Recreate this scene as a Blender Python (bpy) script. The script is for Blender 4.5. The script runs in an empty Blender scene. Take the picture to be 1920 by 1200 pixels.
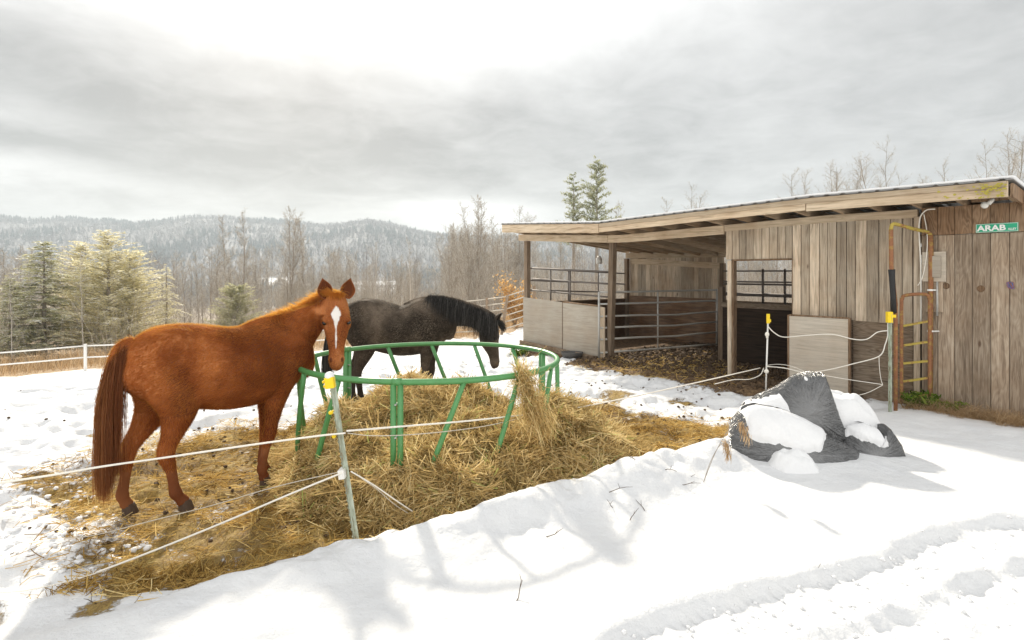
import bpy, bmesh, math, random
import numpy as np
from mathutils import Vector, Matrix, Euler

random.seed(7)
rng = np.random.default_rng(7)
R = math.radians
scene = bpy.context.scene
COL = scene.collection

# ------------------------------------------------------------------ camera
cam_data = bpy.data.cameras.new("camera")
cam = bpy.data.objects.new("camera", cam_data)
COL.objects.link(cam)
cam.location = (0, 0, 1.9)
cam.rotation_euler = (R(90), 0, 0)
cam_data.sensor_width = 36
cam_data.lens = 36 * 1100 / 1920
cam_data.shift_y = -88 / 1920
cam_data.clip_start = 0.05
cam_data.clip_end = 8000
scene.camera = cam

# ------------------------------------------------------------------ light
SUN_AZ = Vector((-0.36, 0.933, 0)).normalized()      # towards the sun
SUN_EL = R(30.5)
sun_dir = Vector((SUN_AZ.x * math.cos(SUN_EL), SUN_AZ.y * math.cos(SUN_EL), math.sin(SUN_EL)))
sl = bpy.data.lights.new("sun", 'SUN')
sl.energy = 3.8
sl.angle = R(2.2)
sl.color = (1.0, 0.91, 0.76)
sun = bpy.data.objects.new("sun", sl)
COL.objects.link(sun)
sun.rotation_euler = sun_dir.to_track_quat('Z', 'Y').to_euler()

scene.view_settings.view_transform = 'Standard'
scene.view_settings.look = 'None'
scene.view_settings.exposure = 0.80
scene.view_settings.gamma = 1.0
scene.cycles.use_denoising = True
try:
    scene.cycles.denoiser = 'OPENIMAGEDENOISE'
except Exception:
    pass
scene.cycles.max_bounces = 8
scene.cycles.diffuse_bounces = 4
scene.cycles.glossy_bounces = 2
scene.cycles.transparent_max_bounces = 6
scene.cycles.volume_bounces = 0
scene.cycles.sample_clamp_indirect = 6.0

# ------------------------------------------------------------------ node helper
class NT:
    def __init__(self, tree):
        self.t = tree
    def n(self, typ, **kw):
        nd = self.t.nodes.new(typ)
        for k, v in kw.items():
            if k.startswith('i_'):
                key = k[2:]
                key = int(key) if key.isdigit() else key.replace('_', ' ')
                nd.inputs[key].default_value = v
            else:
                setattr(nd, k, v)
        return nd
    def l(self, a, b):
        self.t.links.new(a, b)
    def math(self, op, a, b=None, c=None, clamp=False):
        nd = self.n('ShaderNodeMath', operation=op, use_clamp=clamp)
        for i, v in enumerate((a, b, c)):
            if v is None: continue
            if isinstance(v, (int, float)): nd.inputs[i].default_value = v
            else: self.l(v, nd.inputs[i])
        return nd.outputs[0]
    def mix(self, f, a, b, blend='MIX'):
        nd = self.n('ShaderNodeMix', data_type='RGBA', blend_type=blend)
        for i, v in ((0, f), (6, a), (7, b)):
            if isinstance(v, (int, float)): nd.inputs[i].default_value = v
            elif isinstance(v, tuple): nd.inputs[i].default_value = (v[0], v[1], v[2], 1)
            else: self.l(v, nd.inputs[i])
        return nd.outputs[2]
    def ramp(self, f, stops, interp='LINEAR'):
        nd = self.n('ShaderNodeValToRGB')
        cr = nd.color_ramp
        cr.interpolation = interp
        while len(cr.elements) < len(stops): cr.elements.new(0.5)
        for e, (p, c) in zip(cr.elements, stops):
            e.position = p
            e.color = (c, c, c, 1) if isinstance(c, (int, float)) else (c[0], c[1], c[2], 1)
        self.l(f, nd.inputs[0])
        return nd.outputs[0]
    def noise(self, vec, scale, detail=4, rough=0.5, dist=0.0):
        nd = self.n('ShaderNodeTexNoise')
        nd.inputs['Scale'].default_value = scale
        nd.inputs['Detail'].default_value = detail
        nd.inputs['Roughness'].default_value = rough
        nd.inputs['Distortion'].default_value = dist
        if vec is not None: self.l(vec, nd.inputs['Vector'])
        return nd.outputs['Fac']
    def mapping(self, vec, scale=(1, 1, 1), loc=(0, 0, 0), rot=(0, 0, 0)):
        nd = self.n('ShaderNodeMapping')
        nd.inputs['Scale'].default_value = scale
        nd.inputs['Location'].default_value = loc
        nd.inputs['Rotation'].default_value = rot
        self.l(vec, nd.inputs['Vector'])
        return nd.outputs[0]
    def attr(self, name):
        nd = self.n('ShaderNodeAttribute', attribute_name=name)
        return nd.outputs['Fac']

# ------------------------------------------------------------------ sky
world = bpy.data.worlds.new("World")
scene.world = world
world.use_nodes = True
wt = NT(world.node_tree)
world.node_tree.nodes.clear()
sky = wt.n('ShaderNodeTexSky', sky_type='NISHITA')
sky.sun_disc = False
sky.sun_elevation = SUN_EL
sky.sun_rotation = math.atan2(sun_dir.x, sun_dir.y)
sky.dust_density = 2.0
tc = wt.n('ShaderNodeTexCoord')
sep = wt.n('ShaderNodeSeparateXYZ')
wt.l(tc.outputs['Generated'], sep.inputs[0])
dx, dy, dz = sep.outputs
zz = wt.math('MAXIMUM', dz, 0.0)
den = wt.math('ADD', zz, 0.16)
px = wt.math('DIVIDE', dx, den)
py = wt.math('DIVIDE', dy, den)
cmb = wt.n('ShaderNodeCombineXYZ')
wt.l(px, cmb.inputs[0]); wt.l(py, cmb.inputs[1])
cvec = cmb.outputs[0]
az = wt.math('ARCTAN2', dx, dy)                      # 0 ahead, + right
warp = wt.math('SUBTRACT', wt.noise(cvec, 0.9, 5, 0.6), 0.5)
warp2 = wt.math('SUBTRACT', wt.noise(cvec, 2.6, 6, 0.6, 0.6), 0.5)
def gauss(a0, e0, sa, se, amp, w=0.10):
    da = wt.math('DIVIDE', wt.math('ADD', wt.math('SUBTRACT', az, a0), wt.math('MULTIPLY', warp2, w * 1.5)), sa)
    de = wt.math('DIVIDE', wt.math('ADD', wt.math('SUBTRACT', dz, e0), wt.math('MULTIPLY', warp, w)), se)
    q = wt.math('ADD', wt.math('MULTIPLY', da, da), wt.math('MULTIPLY', de, de))
    return wt.math('MULTIPLY', wt.math('EXPONENT', wt.math('MULTIPLY', q, -1.0)), amp)
base = wt.math('ADD', 0.455, wt.math('MULTIPLY', warp, 0.36))
base = wt.math('ADD', base, wt.math('MULTIPLY', warp2, 0.44))
warp3 = wt.math('SUBTRACT', wt.noise(cvec, 6.5, 6, 0.62, 0.8), 0.5)
base = wt.math('ADD', base, wt.math('MULTIPLY', warp3, 0.16))
for g in (gauss(-0.50, 0.43, 0.80, 0.10, 0.60),     # bright upper left
          gauss(-0.35, 0.60, 0.7, 0.17, 0.9),       # glow round the veiled sun
          gauss(-0.08, 0.100, 0.13, 0.022, 0.55, 0.05),   # bright break over the far ridge
          gauss(-0.72, 0.13, 0.16, 0.018, 0.28, 0.10),
          gauss(-0.74, 0.20, 0.14, 0.02, 0.20, 0.15),
          gauss(-0.2, 0.19, 0.50, 0.07, -0.05, 0.10),
          gauss(-0.50, 0.17, 0.50, 0.05, -0.16, 0.06),
          gauss(0.45, 0.28, 0.45, 0.14, 0.07, 0.1),
          gauss(-0.62, 0.25, 0.32, 0.055, -0.13, 0.08), gauss(-0.05, 0.24, 0.30, 0.06, -0.05, 0.1)):
    base = wt.math('ADD', base, g)
ov = wt.n('ShaderNodeMapRange', interpolation_type='SMOOTHSTEP')
for i_, v_ in ((1, 0.40), (2, 0.75), (3, 0.0), (4, 0.12)): ov.inputs[i_].default_value = v_
wt.l(dz, ov.inputs[0])
base = wt.math('ADD', base, ov.outputs[0])                # sky above the frame, brightness added for more ambient fill
bk = wt.n('ShaderNodeMapRange', interpolation_type='SMOOTHSTEP')
for i_, v_ in ((1, -0.05), (2, -0.60), (3, 0.0), (4, 0.85)): bk.inputs[i_].default_value = v_
wt.l(dy, bk.inputs[0])
base = wt.math('ADD', base, bk.outputs[0])                # unseen sky behind the camera, brightness added to light shed front and horses
base = wt.math('MAXIMUM', base, 0.25)
hole = wt.math('MULTIPLY', gauss(-0.53, 0.43, 0.06, 0.02, 1.0, 0.1), 0.5, clamp=True)
CLOUD = 9.0
cr_ = wt.n('ShaderNodeCombineXYZ')
wt.l(wt.math('MULTIPLY', base, CLOUD * 1.0), cr_.inputs[0])
wt.l(wt.math('MULTIPLY', base, CLOUD * 0.995), cr_.inputs[1])
wt.l(wt.math('MULTIPLY', base, CLOUD * 0.975), cr_.inputs[2])
col = wt.mix(wt.math('SUBTRACT', 0.94, hole), sky.outputs[0], cr_.outputs[0])
bg = wt.n('ShaderNodeBackground')
bg.inputs['Strength'].default_value = 0.08
wt.l(col, bg.inputs['Color'])
wo = wt.n('ShaderNodeOutputWorld')
wt.l(bg.outputs[0], wo.inputs['Surface'])

# ------------------------------------------------------------------ numpy noise
def _hash(ix, iy, iz, seed):
    h = (ix.astype(np.int64) * 374761393 + iy.astype(np.int64) * 668265263 + iz.astype(np.int64) * 2147483647 + seed * 974711) & 0xffffffff
    h = ((h ^ (h >> 13)) * 1274126177) & 0xffffffff
    h = h ^ (h >> 16)
    return (h & 0xffff) / 65535.0
def vnoise(x, y, z=None, seed=0):
    if z is None: z = np.zeros_like(x)
    x0, y0, z0 = np.floor(x), np.floor(y), np.floor(z)
    fx, fy, fz = x - x0, y - y0, z - z0
    fx = fx * fx * (3 - 2 * fx); fy = fy * fy * (3 - 2 * fy); fz = fz * fz * (3 - 2 * fz)
    r = 0
    for a in (0, 1):
        for b in (0, 1):
            for c in (0, 1):
                w = (fx if a else 1 - fx) * (fy if b else 1 - fy) * (fz if c else 1 - fz)
                r = r + w * _hash(x0 + a, y0 + b, z0 + c, seed)
    return r * 2 - 1
def fbm(x, y, z=None, octv=4, seed=0, gain=0.5):
    r = 0; a = 1; t = 0
    for i in range(octv):
        f = 2.03 ** i
        r = r + a * vnoise(x * f + 17.3 * i, y * f - 9.1 * i, None if z is None else z * f + 3.7 * i, seed + i)
        t += a; a *= gain
    return r / t
def sstep(a, b, x):
    t = np.clip((x - a) / (b - a), 0, 1)
    return t * t * (3 - 2 * t)

# ------------------------------------------------------------------ mesh helpers
def tag(o, label=None, cat=None, group=None, kind=None):
    if label: o['label'] = label
    if cat: o['category'] = cat
    if group: o['group'] = group
    if kind: o['kind'] = kind
    return o
def link(o, parent=None):
    COL.objects.link(o)
    if parent is not None: o.parent = parent
    return o
def empty(name, loc=(0, 0, 0), rz=0.0):
    o = bpy.data.objects.new(name, None)
    o.empty_display_size = 0.2
    COL.objects.link(o)
    o.location = loc
    o.rotation_euler = (0, 0, rz)
    return o
def np_mesh(name, V, F, mat=None, smooth=False, attrs=None):
    """V (n,3); F (m,k) array or list of arrays with different k."""
    V = np.asarray(V, dtype=np.float32)
    Fs = F if isinstance(F, list) else [F]
    Fs = [np.asarray(f, dtype=np.int32) for f in Fs if len(f)]
    me = bpy.data.meshes.new(name)
    me.vertices.add(len(V))
    me.vertices.foreach_set('co', V.ravel())
    nl = sum(f.size for f in Fs); npol = sum(len(f) for f in Fs)
    me.loops.add(nl); me.polygons.add(npol)
    me.loops.foreach_set('vertex_index', np.concatenate([f.ravel() for f in Fs]))
    starts = []; tot = []; o = 0
    for f in Fs:
        k = f.shape[1]
        starts.append(o + np.arange(len(f)) * k); tot.append(np.full(len(f), k)); o += f.size
    me.polygons.foreach_set('loop_start', np.concatenate(starts).astype(np.int32))
    try: me.polygons.foreach_set('loop_total', np.concatenate(tot).astype(np.int32))
    except Exception: pass
    me.polygons.foreach_set('use_smooth', np.full(npol, smooth, dtype=bool))
    me.update(calc_edges=True)
    if attrs:
        for k, v in attrs.items():
            me.attributes.new(k, 'FLOAT', 'POINT').data.foreach_set('value', np.asarray(v, dtype=np.float32))
    if mat: me.materials.append(mat)
    return me
def np_obj(name, V, F, mat=None, parent=None, smooth=False, attrs=None):
    return link(bpy.data.objects.new(name, np_mesh(name, V, F, mat, smooth, attrs)), parent)

class MB:
    """collects solids, builds ONE mesh object"""
    def __init__(self):
        self.v = []; self.f = []; self.t = []; self.tint = 0.5
    def add(self, vs, fs):
        o = len(self.v)
        self.v.extend([tuple(p) for p in vs])
        self.t.extend([self.tint] * len(vs))
        self.f.extend([tuple(i + o for i in f) for f in fs])
    def box(self, lo, hi):
        x0, y0, z0 = lo; x1, y1, z1 = hi
        self.add([(x0, y0, z0), (x1, y0, z0), (x1, y1, z0), (x0, y1, z0), (x0, y0, z1), (x1, y0, z1), (x1, y1, z1), (x0, y1, z1)],
                 [(3, 2, 1, 0), (4, 5, 6, 7), (0, 1, 5, 4), (1, 2, 6, 5), (2, 3, 7, 6), (3, 0, 4, 7)])
    def beam(self, p0, p1, w, h, up=(0, 0, 1)):
        p0 = Vector(p0); p1 = Vector(p1); d = (p1 - p0).normalized(); up = Vector(up)
        s = d.cross(up)
        if s.length < 1e-4: s = d.cross(Vector((1, 0, 0)))
        s.normalize(); t = s.cross(d).normalized()
        vs = []
        for p in (p0, p1):
            for a, b in ((-1, -1), (1, -1), (1, 1), (-1, 1)):
                vs.append(p + s * (a * w / 2) + t * (b * h / 2))
        self.add(vs, [(3, 2, 1, 0), (4, 5, 6, 7), (0, 1, 5, 4), (1, 2, 6, 5), (2, 3, 7, 6), (3, 0, 4, 7)])
    def tube(self, pts, r, n=8, cap=True, closed=False):
        pts = [Vector(p) for p in pts]
        m = len(pts)
        rs = r if isinstance(r, (list, tuple)) else [r] * m
        d0 = (pts[1] - pts[0]).normalized()
        ref = Vector((0, 0, 1)) if abs(d0.z) < 0.9 else Vector((1, 0, 0))
        s = d0.cross(ref).normalized()
        vs = []
        for i, p in enumerate(pts):
            if closed: d = (pts[(i + 1) % m] - pts[i - 1])
            else: d = pts[min(i + 1, m - 1)] - pts[max(i - 1, 0)]
            d.normalize()
            s = (s - d * s.dot(d))
            if s.length < 1e-5: s = d.orthogonal()
            s.normalize(); t = d.cross(s)
            for k in range(n):
                a = 2 * math.pi * k / n
                vs.append(p + (s * math.cos(a) + t * math.sin(a)) * rs[i])
        fs = []
        for i in range(m if closed else m - 1):
            j = (i + 1) % m
            for k in range(n):
                k2 = (k + 1) % n
                fs.append((i * n + k, i * n + k2, j * n + k2, j * n + k))
        if cap and not closed:
            fs.append(tuple(range(n - 1, -1, -1)))
            fs.append(tuple((m - 1) * n + k for k in range(n)))
        self.add(vs, fs)
    def ball(self, c, rx, ry=None, rz=None, nu=12, nv=8):
        ry = rx if ry is None else ry; rz = rx if rz is None else rz
        vs = [(c[0], c[1], c[2] - rz)]
        for j in range(1, nv):
            ph = math.pi * j / nv - math.pi / 2
            for i in range(nu):
                th = 2 * math.pi * i / nu
                vs.append((c[0] + rx * math.cos(ph) * math.cos(th), c[1] + ry * math.cos(ph) * math.sin(th), c[2] + rz * math.sin(ph)))
        vs.append((c[0], c[1], c[2] + rz))
        fs = []
        for i in range(nu): fs.append((0, 1 + (i + 1) % nu, 1 + i))
        for j in range(nv - 2):
            for i in range(nu):
                a = 1 + j * nu + i; b = 1 + j * nu + (i + 1) % nu
                fs.append((a, b, b + nu, a + nu))
        last = len(vs) - 1; o = 1 + (nv - 2) * nu
        for i in range(nu): fs.append((o + i, o + (i + 1) % nu, last))
        self.add(vs, fs)
    def build(self, name, mat, parent=None, smooth=False, bevel=0.0):
        me = bpy.data.meshes.new(name)
        me.from_pydata(self.v, [], self.f)
        me.attributes.new('tint', 'FLOAT', 'POINT').data.foreach_set('value', np.asarray(self.t, dtype=np.float32))
        me.polygons.foreach_set('use_smooth', np.full(len(me.polygons), smooth, dtype=bool))
        me.update()
        me.materials.append(mat)
        o = link(bpy.data.objects.new(name, me), parent)
        if bevel > 0:
            md = o.modifiers.new('bevel', 'BEVEL'); md.width = bevel; md.segments = 2; md.limit_method = 'ANGLE'
        return o

def ribbons(C, W, S, taper=True):
    """C (n,k,3) centre lines, W (n,) widths, S (n,3) side vectors -> V,F (thin blades)"""
    n, k, _ = C.shape
    tp = np.linspace(1, 0.35, k) if taper else np.ones(k)
    off = S[:, None, :] * (W[:, None] * tp[None, :])[:, :, None] * 0.5
    V = np.stack([C - off, C + off], axis=2).reshape(n * k * 2, 3)
    b = (np.arange(n) * k * 2)[:, None] + (np.arange(k - 1) * 2)[None, :]
    b = b.reshape(-1)
    F = np.stack([b, b + 1, b + 3, b + 2], axis=1)
    return V, F
def unit(a):
    return a / np.maximum(np.linalg.norm(a, axis=-1, keepdims=True), 1e-9)
# ------------------------------------------------------------------ materials
def new_mat(name):
    m = bpy.data.materials.new(name); m.use_nodes = True
    m.node_tree.nodes.clear()
    return m, NT(m.node_tree)
def finish(nt, shader):
    o = nt.n('ShaderNodeOutputMaterial'); nt.l(shader, o.inputs['Surface'])
def principled(nt, color, rough=0.7, bump=None, bstr=0.4, bdist=0.01, metallic=0.0, spec=0.3, sheen=0.0):
    p = nt.n('ShaderNodeBsdfPrincipled')
    if isinstance(color, tuple): p.inputs['Base Color'].default_value = (*color, 1)
    else: nt.l(color, p.inputs['Base Color'])
    if isinstance(rough, (int, float)): p.inputs['Roughness'].default_value = rough
    else: nt.l(rough, p.inputs['Roughness'])
    p.inputs['Metallic'].default_value = metallic
    p.inputs['Specular IOR Level'].default_value = spec
    if bump is not None:
        b = nt.n('ShaderNodeBump'); b.inputs['Strength'].default_value = bstr; b.inputs['Distance'].default_value = bdist
        nt.l(bump, b.inputs['Height']); nt.l(b.outputs[0], p.inputs['Normal'])
    return p.outputs[0]
def leafy(nt, color, trans=0.4, rough=0.7, tcol=None):
    """diffuse plus translucent light for thin blades, hair and needles"""
    d = nt.n('ShaderNodeBsdfDiffuse'); t = nt.n('ShaderNodeBsdfTranslucent')
    for s, c in ((d, color), (t, tcol or color)):
        if isinstance(c, tuple): s.inputs['Color'].default_value = (*c, 1)
        else: nt.l(c, s.inputs['Color'])
    m = nt.n('ShaderNodeMixShader'); m.inputs[0].default_value = trans
    nt.l(d.outputs[0], m.inputs[1]); nt.l(t.outputs[0], m.inputs[2])
    return m.outputs[0]
def obj_co(nt):
    return nt.n('ShaderNodeTexCoord').outputs['Object']

def simple(name, color, rough=0.6, metallic=0.0, var=0.25, scale=20, bump=0.15, spec=0.3):
    m, nt = new_mat(name); co = obj_co(nt)
    n = nt.noise(co, scale, 5, 0.6)
    c = nt.mix(n, tuple(x * (1 - var) for x in color), tuple(min(1, x * (1 + var)) for x in color))
    finish(nt, principled(nt, c, rough, n, bump, 0.004, metallic, spec))
    return m

def wood_mat(name, axis, dark, mid, light, knots=True, stain=0.5, fine=60, figure=0.0):
    m, nt = new_mat(name); co = obj_co(nt)
    tint = nt.attr('tint')
    sc = [1, 1, 1]
    cmb = nt.n('ShaderNodeCombineXYZ')
    for i in range(3): nt.l(nt.math('MULTIPLY', tint, 37.0 + 11 * i), cmb.inputs[i])
    off = nt.n('ShaderNodeVectorMath', operation='ADD')
    nt.l(co, off.inputs[0]); nt.l(cmb.outputs[0], off.inputs[1])
    co2 = off.outputs[0]
    k1 = [1.0] * 3; k1[axis] = 0.07
    k2 = [1.0] * 3; k2[axis] = 0.02
    g1 = nt.noise(nt.mapping(co2, tuple(x * 22 for x in k1)), 1.0, 5, 0.6, 1.2)
    g2 = nt.noise(nt.mapping(co2, tuple(x * fine * 2 for x in k2)), 1.0, 3, 0.6)
    big = nt.noise(co, 1.3, 4, 0.6)
    f = nt.math('ADD', nt.math('MULTIPLY', g1, 0.7), nt.math('MULTIPLY', g2, 0.3))
    if figure:                                      # flat-sawn veneer: nested contour lines
        fg = nt.noise(nt.mapping(co2, tuple((5.0 if i != axis else 0.9) for i in range(3))), 1.0, 3, 0.5, 0.4)
        sw = nt.math('SINE', nt.math('MULTIPLY', fg, 95.0))
        f = nt.math('ADD', f, nt.math('MULTIPLY', sw, 0.07 * figure))
    c = nt.ramp(f, [(0.31, dark), (0.47, mid), (0.67, light)])
    tn = nt.math('ADD', 0.52, nt.math('MULTIPLY', tint, 0.96))
    tcol = nt.n('ShaderNodeCombineXYZ')
    for i, kk in enumerate((1.0, 0.99, 0.97)): nt.l(nt.math('MULTIPLY', tn, kk), tcol.inputs[i])
    c = nt.mix(1.0, c, tcol.outputs[0], 'MULTIPLY')
    st = nt.ramp(nt.math('ADD', nt.math('MULTIPLY', big, 0.7), nt.math('MULTIPLY', g1, 0.3)), [(0.40, 0.0), (0.62, 1.0)])
    c = nt.mix(nt.math('MULTIPLY', st, stain), c, nt.mix(1.0, c, (0.62, 0.46, 0.32), 'MULTIPLY'))
    if knots:
        vo = nt.n('ShaderNodeTexVoronoi', feature='F1'); vo.inputs['Scale'].default_value = 1.0
        kk = [3.2] * 3; kk[axis] = 1.3
        nt.l(nt.mapping(co2, tuple(kk)), vo.inputs['Vector'])
        kn = nt.ramp(vo.outputs['Distance'], [(0.035, 1.0), (0.075, 0.0)])
        c = nt.mix(nt.math('MULTIPLY', kn, 0.75), c, (0.09, 0.05, 0.03))
    finish(nt, principled(nt, c, 0.82, f, 0.55, 0.006, spec=0.15))
    return m

M = {}
M['board'] = wood_mat('weathered_board', 2, (0.19, 0.14, 0.098), (0.455, 0.385, 0.30), (0.70, 0.615, 0.50))
M['siding'] = wood_mat('weathered_siding', 2, (0.15, 0.11, 0.08), (0.30, 0.235, 0.175), (0.50, 0.43, 0.345), stain=0.4, fine=90, figure=0.45)
M['siding_brown'] = wood_mat('brown_siding', 2, (0.13, 0.085, 0.055), (0.27, 0.185, 0.12), (0.41, 0.295, 0.20), stain=0.7, figure=1.0)
M['lumber'] = wood_mat('weathered_lumber', 0, (0.24, 0.17, 0.11), (0.52, 0.425, 0.31), (0.70, 0.60, 0.47), stain=0.4)
M['rafter'] = wood_mat('rafter_lumber', 1, (0.20, 0.145, 0.095), (0.44, 0.34, 0.24), (0.60, 0.49, 0.37), stain=0.5)
M['post'] = wood_mat('post_wood', 2, (0.12, 0.085, 0.06), (0.26, 0.20, 0.145), (0.40, 0.32, 0.245))
M['plywood'] = wood_mat('grey_plywood', 0, (0.27, 0.24, 0.20), (0.37, 0.335, 0.285), (0.45, 0.415, 0.36), knots=False, stain=0.35, fine=40)
M['plywood_old'] = wood_mat('worn_plywood', 0, (0.12, 0.09, 0.065), (0.22, 0.175, 0.13), (0.33, 0.27, 0.21), stain=0.6, figure=1.0)
M['dark_board'] = wood_mat('shade_boards', 0, (0.02, 0.015, 0.012), (0.05, 0.035, 0.026), (0.09, 0.062, 0.045), knots=False, stain=0.5)  # near-black wood, the shade of openings put into its colour
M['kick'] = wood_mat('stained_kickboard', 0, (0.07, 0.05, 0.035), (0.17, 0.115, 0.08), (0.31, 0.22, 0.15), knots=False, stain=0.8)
M['galv'] = simple('galvanized_steel', (0.46, 0.45, 0.42), 0.5, 0.3, 0.2, 30, 0.05)
M['steel_dark'] = simple('dark_pipe', (0.17, 0.15, 0.135), 0.6, 0.3, 0.3, 30, 0.05)
M['white_paint'] = simple('white_plastic', (0.78, 0.76, 0.72), 0.5, 0, 0.08, 30, 0.05)
M['yellow'] = simple('yellow_plastic', (0.85, 0.60, 0.02), 0.4, 0, 0.1, 30, 0.05)
M['rope'] = simple('white_rope', (0.80, 0.76, 0.68), 0.8, 0, 0.15, 200, 0.4)
M['wire'] = simple('thin_wire', (0.55, 0.50, 0.42), 0.6, 0.1, 0.15, 200, 0.2)
M['black_rubber'] = simple('black_rubber', (0.03, 0.03, 0.03), 0.7)
M['hoof'] = simple('hoof_horn', (0.07, 0.045, 0.03), 0.6, 0, 0.4, 40)
M['sign_green'] = simple('sign_green', (0.03, 0.36, 0.20), 0.45, 0, 0.08, 8, 0.02)
M['sign_white'] = simple('sign_white', (0.82, 0.82, 0.80), 0.5, 0, 0.04, 8, 0.02)
M['white_metal'] = simple('white_enamel', (0.75, 0.74, 0.70), 0.4, 0.0, 0.06, 10, 0.02)
M['grey_tub'] = simple('grey_rubber', (0.10, 0.095, 0.09), 0.8)
M['dark_mark'] = simple('dark_skin', (0.035, 0.018, 0.012), 0.6)

def green_paint():
    m, nt = new_mat('green_paint'); co = obj_co(nt)
    n = nt.noise(co, 9, 6, 0.65); n2 = nt.noise(co, 60, 3, 0.6)
    c = nt.mix(n, (0.055, 0.20, 0.055), (0.11, 0.32, 0.115))
    ru = nt.ramp(nt.noise(co, 26, 5, 0.7), [(0.62, 0.0), (0.68, 1.0)])
    c = nt.mix(nt.math('MULTIPLY', ru, 0.7), c, (0.13, 0.075, 0.04))
    sc = nt.ramp(n2, [(0.66, 0.0), (0.74, 1.0)])
    c = nt.mix(nt.math('MULTIPLY', sc, 0.6), c, (0.32, 0.42, 0.34))
    finish(nt, principled(nt, c, 0.38, n2, 0.06, 0.002, 0.0, 0.5))
    return m
M['green'] = green_paint()
def tpost_mat():
    m, nt = new_mat('tpost_green_paint'); co = obj_co(nt)
    n = nt.noise(nt.mapping(co, (40, 40, 8)), 1, 5, 0.7)
    c = nt.ramp(n, [(0.36, (0.20, 0.13, 0.07)), (0.45, (0.30, 0.33, 0.25)), (0.65, (0.47, 0.52, 0.43))])
    sp = nt.n('ShaderNodeSeparateXYZ'); nt.l(co, sp.inputs[0])
    top = nt.ramp(nt.math('ADD', sp.outputs[2], nt.math('MULTIPLY', n, 0.06)), [(1.16, 0.0), (1.18, 1.0)])
    c = nt.mix(top, c, (0.72, 0.68, 0.60))
    finish(nt, principled(nt, c, 0.55, n, 0.1, 0.002, 0.1))
    return m
M['tpost'] = tpost_mat()
def rust_mat(name, yellow):
    m, nt = new_mat(name); co = obj_co(nt)
    n = nt.noise(co, 14, 6, 0.7); n2 = nt.noise(co, 40, 4, 0.6)
    c = nt.mix(n2, (0.17, 0.065, 0.03), (0.36, 0.17, 0.085))
    y = nt.ramp(n, [(0.50 - yellow * 0.12, 0.0), (0.60 - yellow * 0.12, 1.0)])
    c = nt.mix(nt.math('MULTIPLY', y, 0.4 + 0.5 * yellow), c, (0.42, 0.33, 0.07))
    finish(nt, principled(nt, c, 0.8, n2, 0.3, 0.003))
    return m
M['rust'] = rust_mat('rusty_pipe', 0.0)
M['rust_yellow'] = rust_mat('rust_with_lichen', 1.0)

def metal_roof():
    m, nt = new_mat('roof_metal'); co = obj_co(nt)
    n = nt.noise(co, 5, 4)
    finish(nt, principled(nt, nt.mix(n, (0.28, 0.28, 0.28), (0.45, 0.45, 0.45)), 0.45, metallic=0.6))
    return m
M['roof'] = metal_roof()

def snow_shader(nt, co, bumpscale=1.0, tint=(0.90, 0.90, 0.905)):
    n1 = nt.noise(co, 7 * bumpscale, 6, 0.62)
    n2 = nt.noise(co, 60 * bumpscale, 4, 0.7)
    h = nt.math('ADD', n1, nt.math('MULTIPLY', n2, 0.16))
    return h
def snow_mat():
    m, nt = new_mat('snow'); co = obj_co(nt)
    h = snow_shader(nt, co)
    finish(nt, principled(nt, (0.76, 0.76, 0.763), 0.65, h, 0.45, 0.03, spec=0.2))
    return m
M['snow'] = snow_mat()

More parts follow.
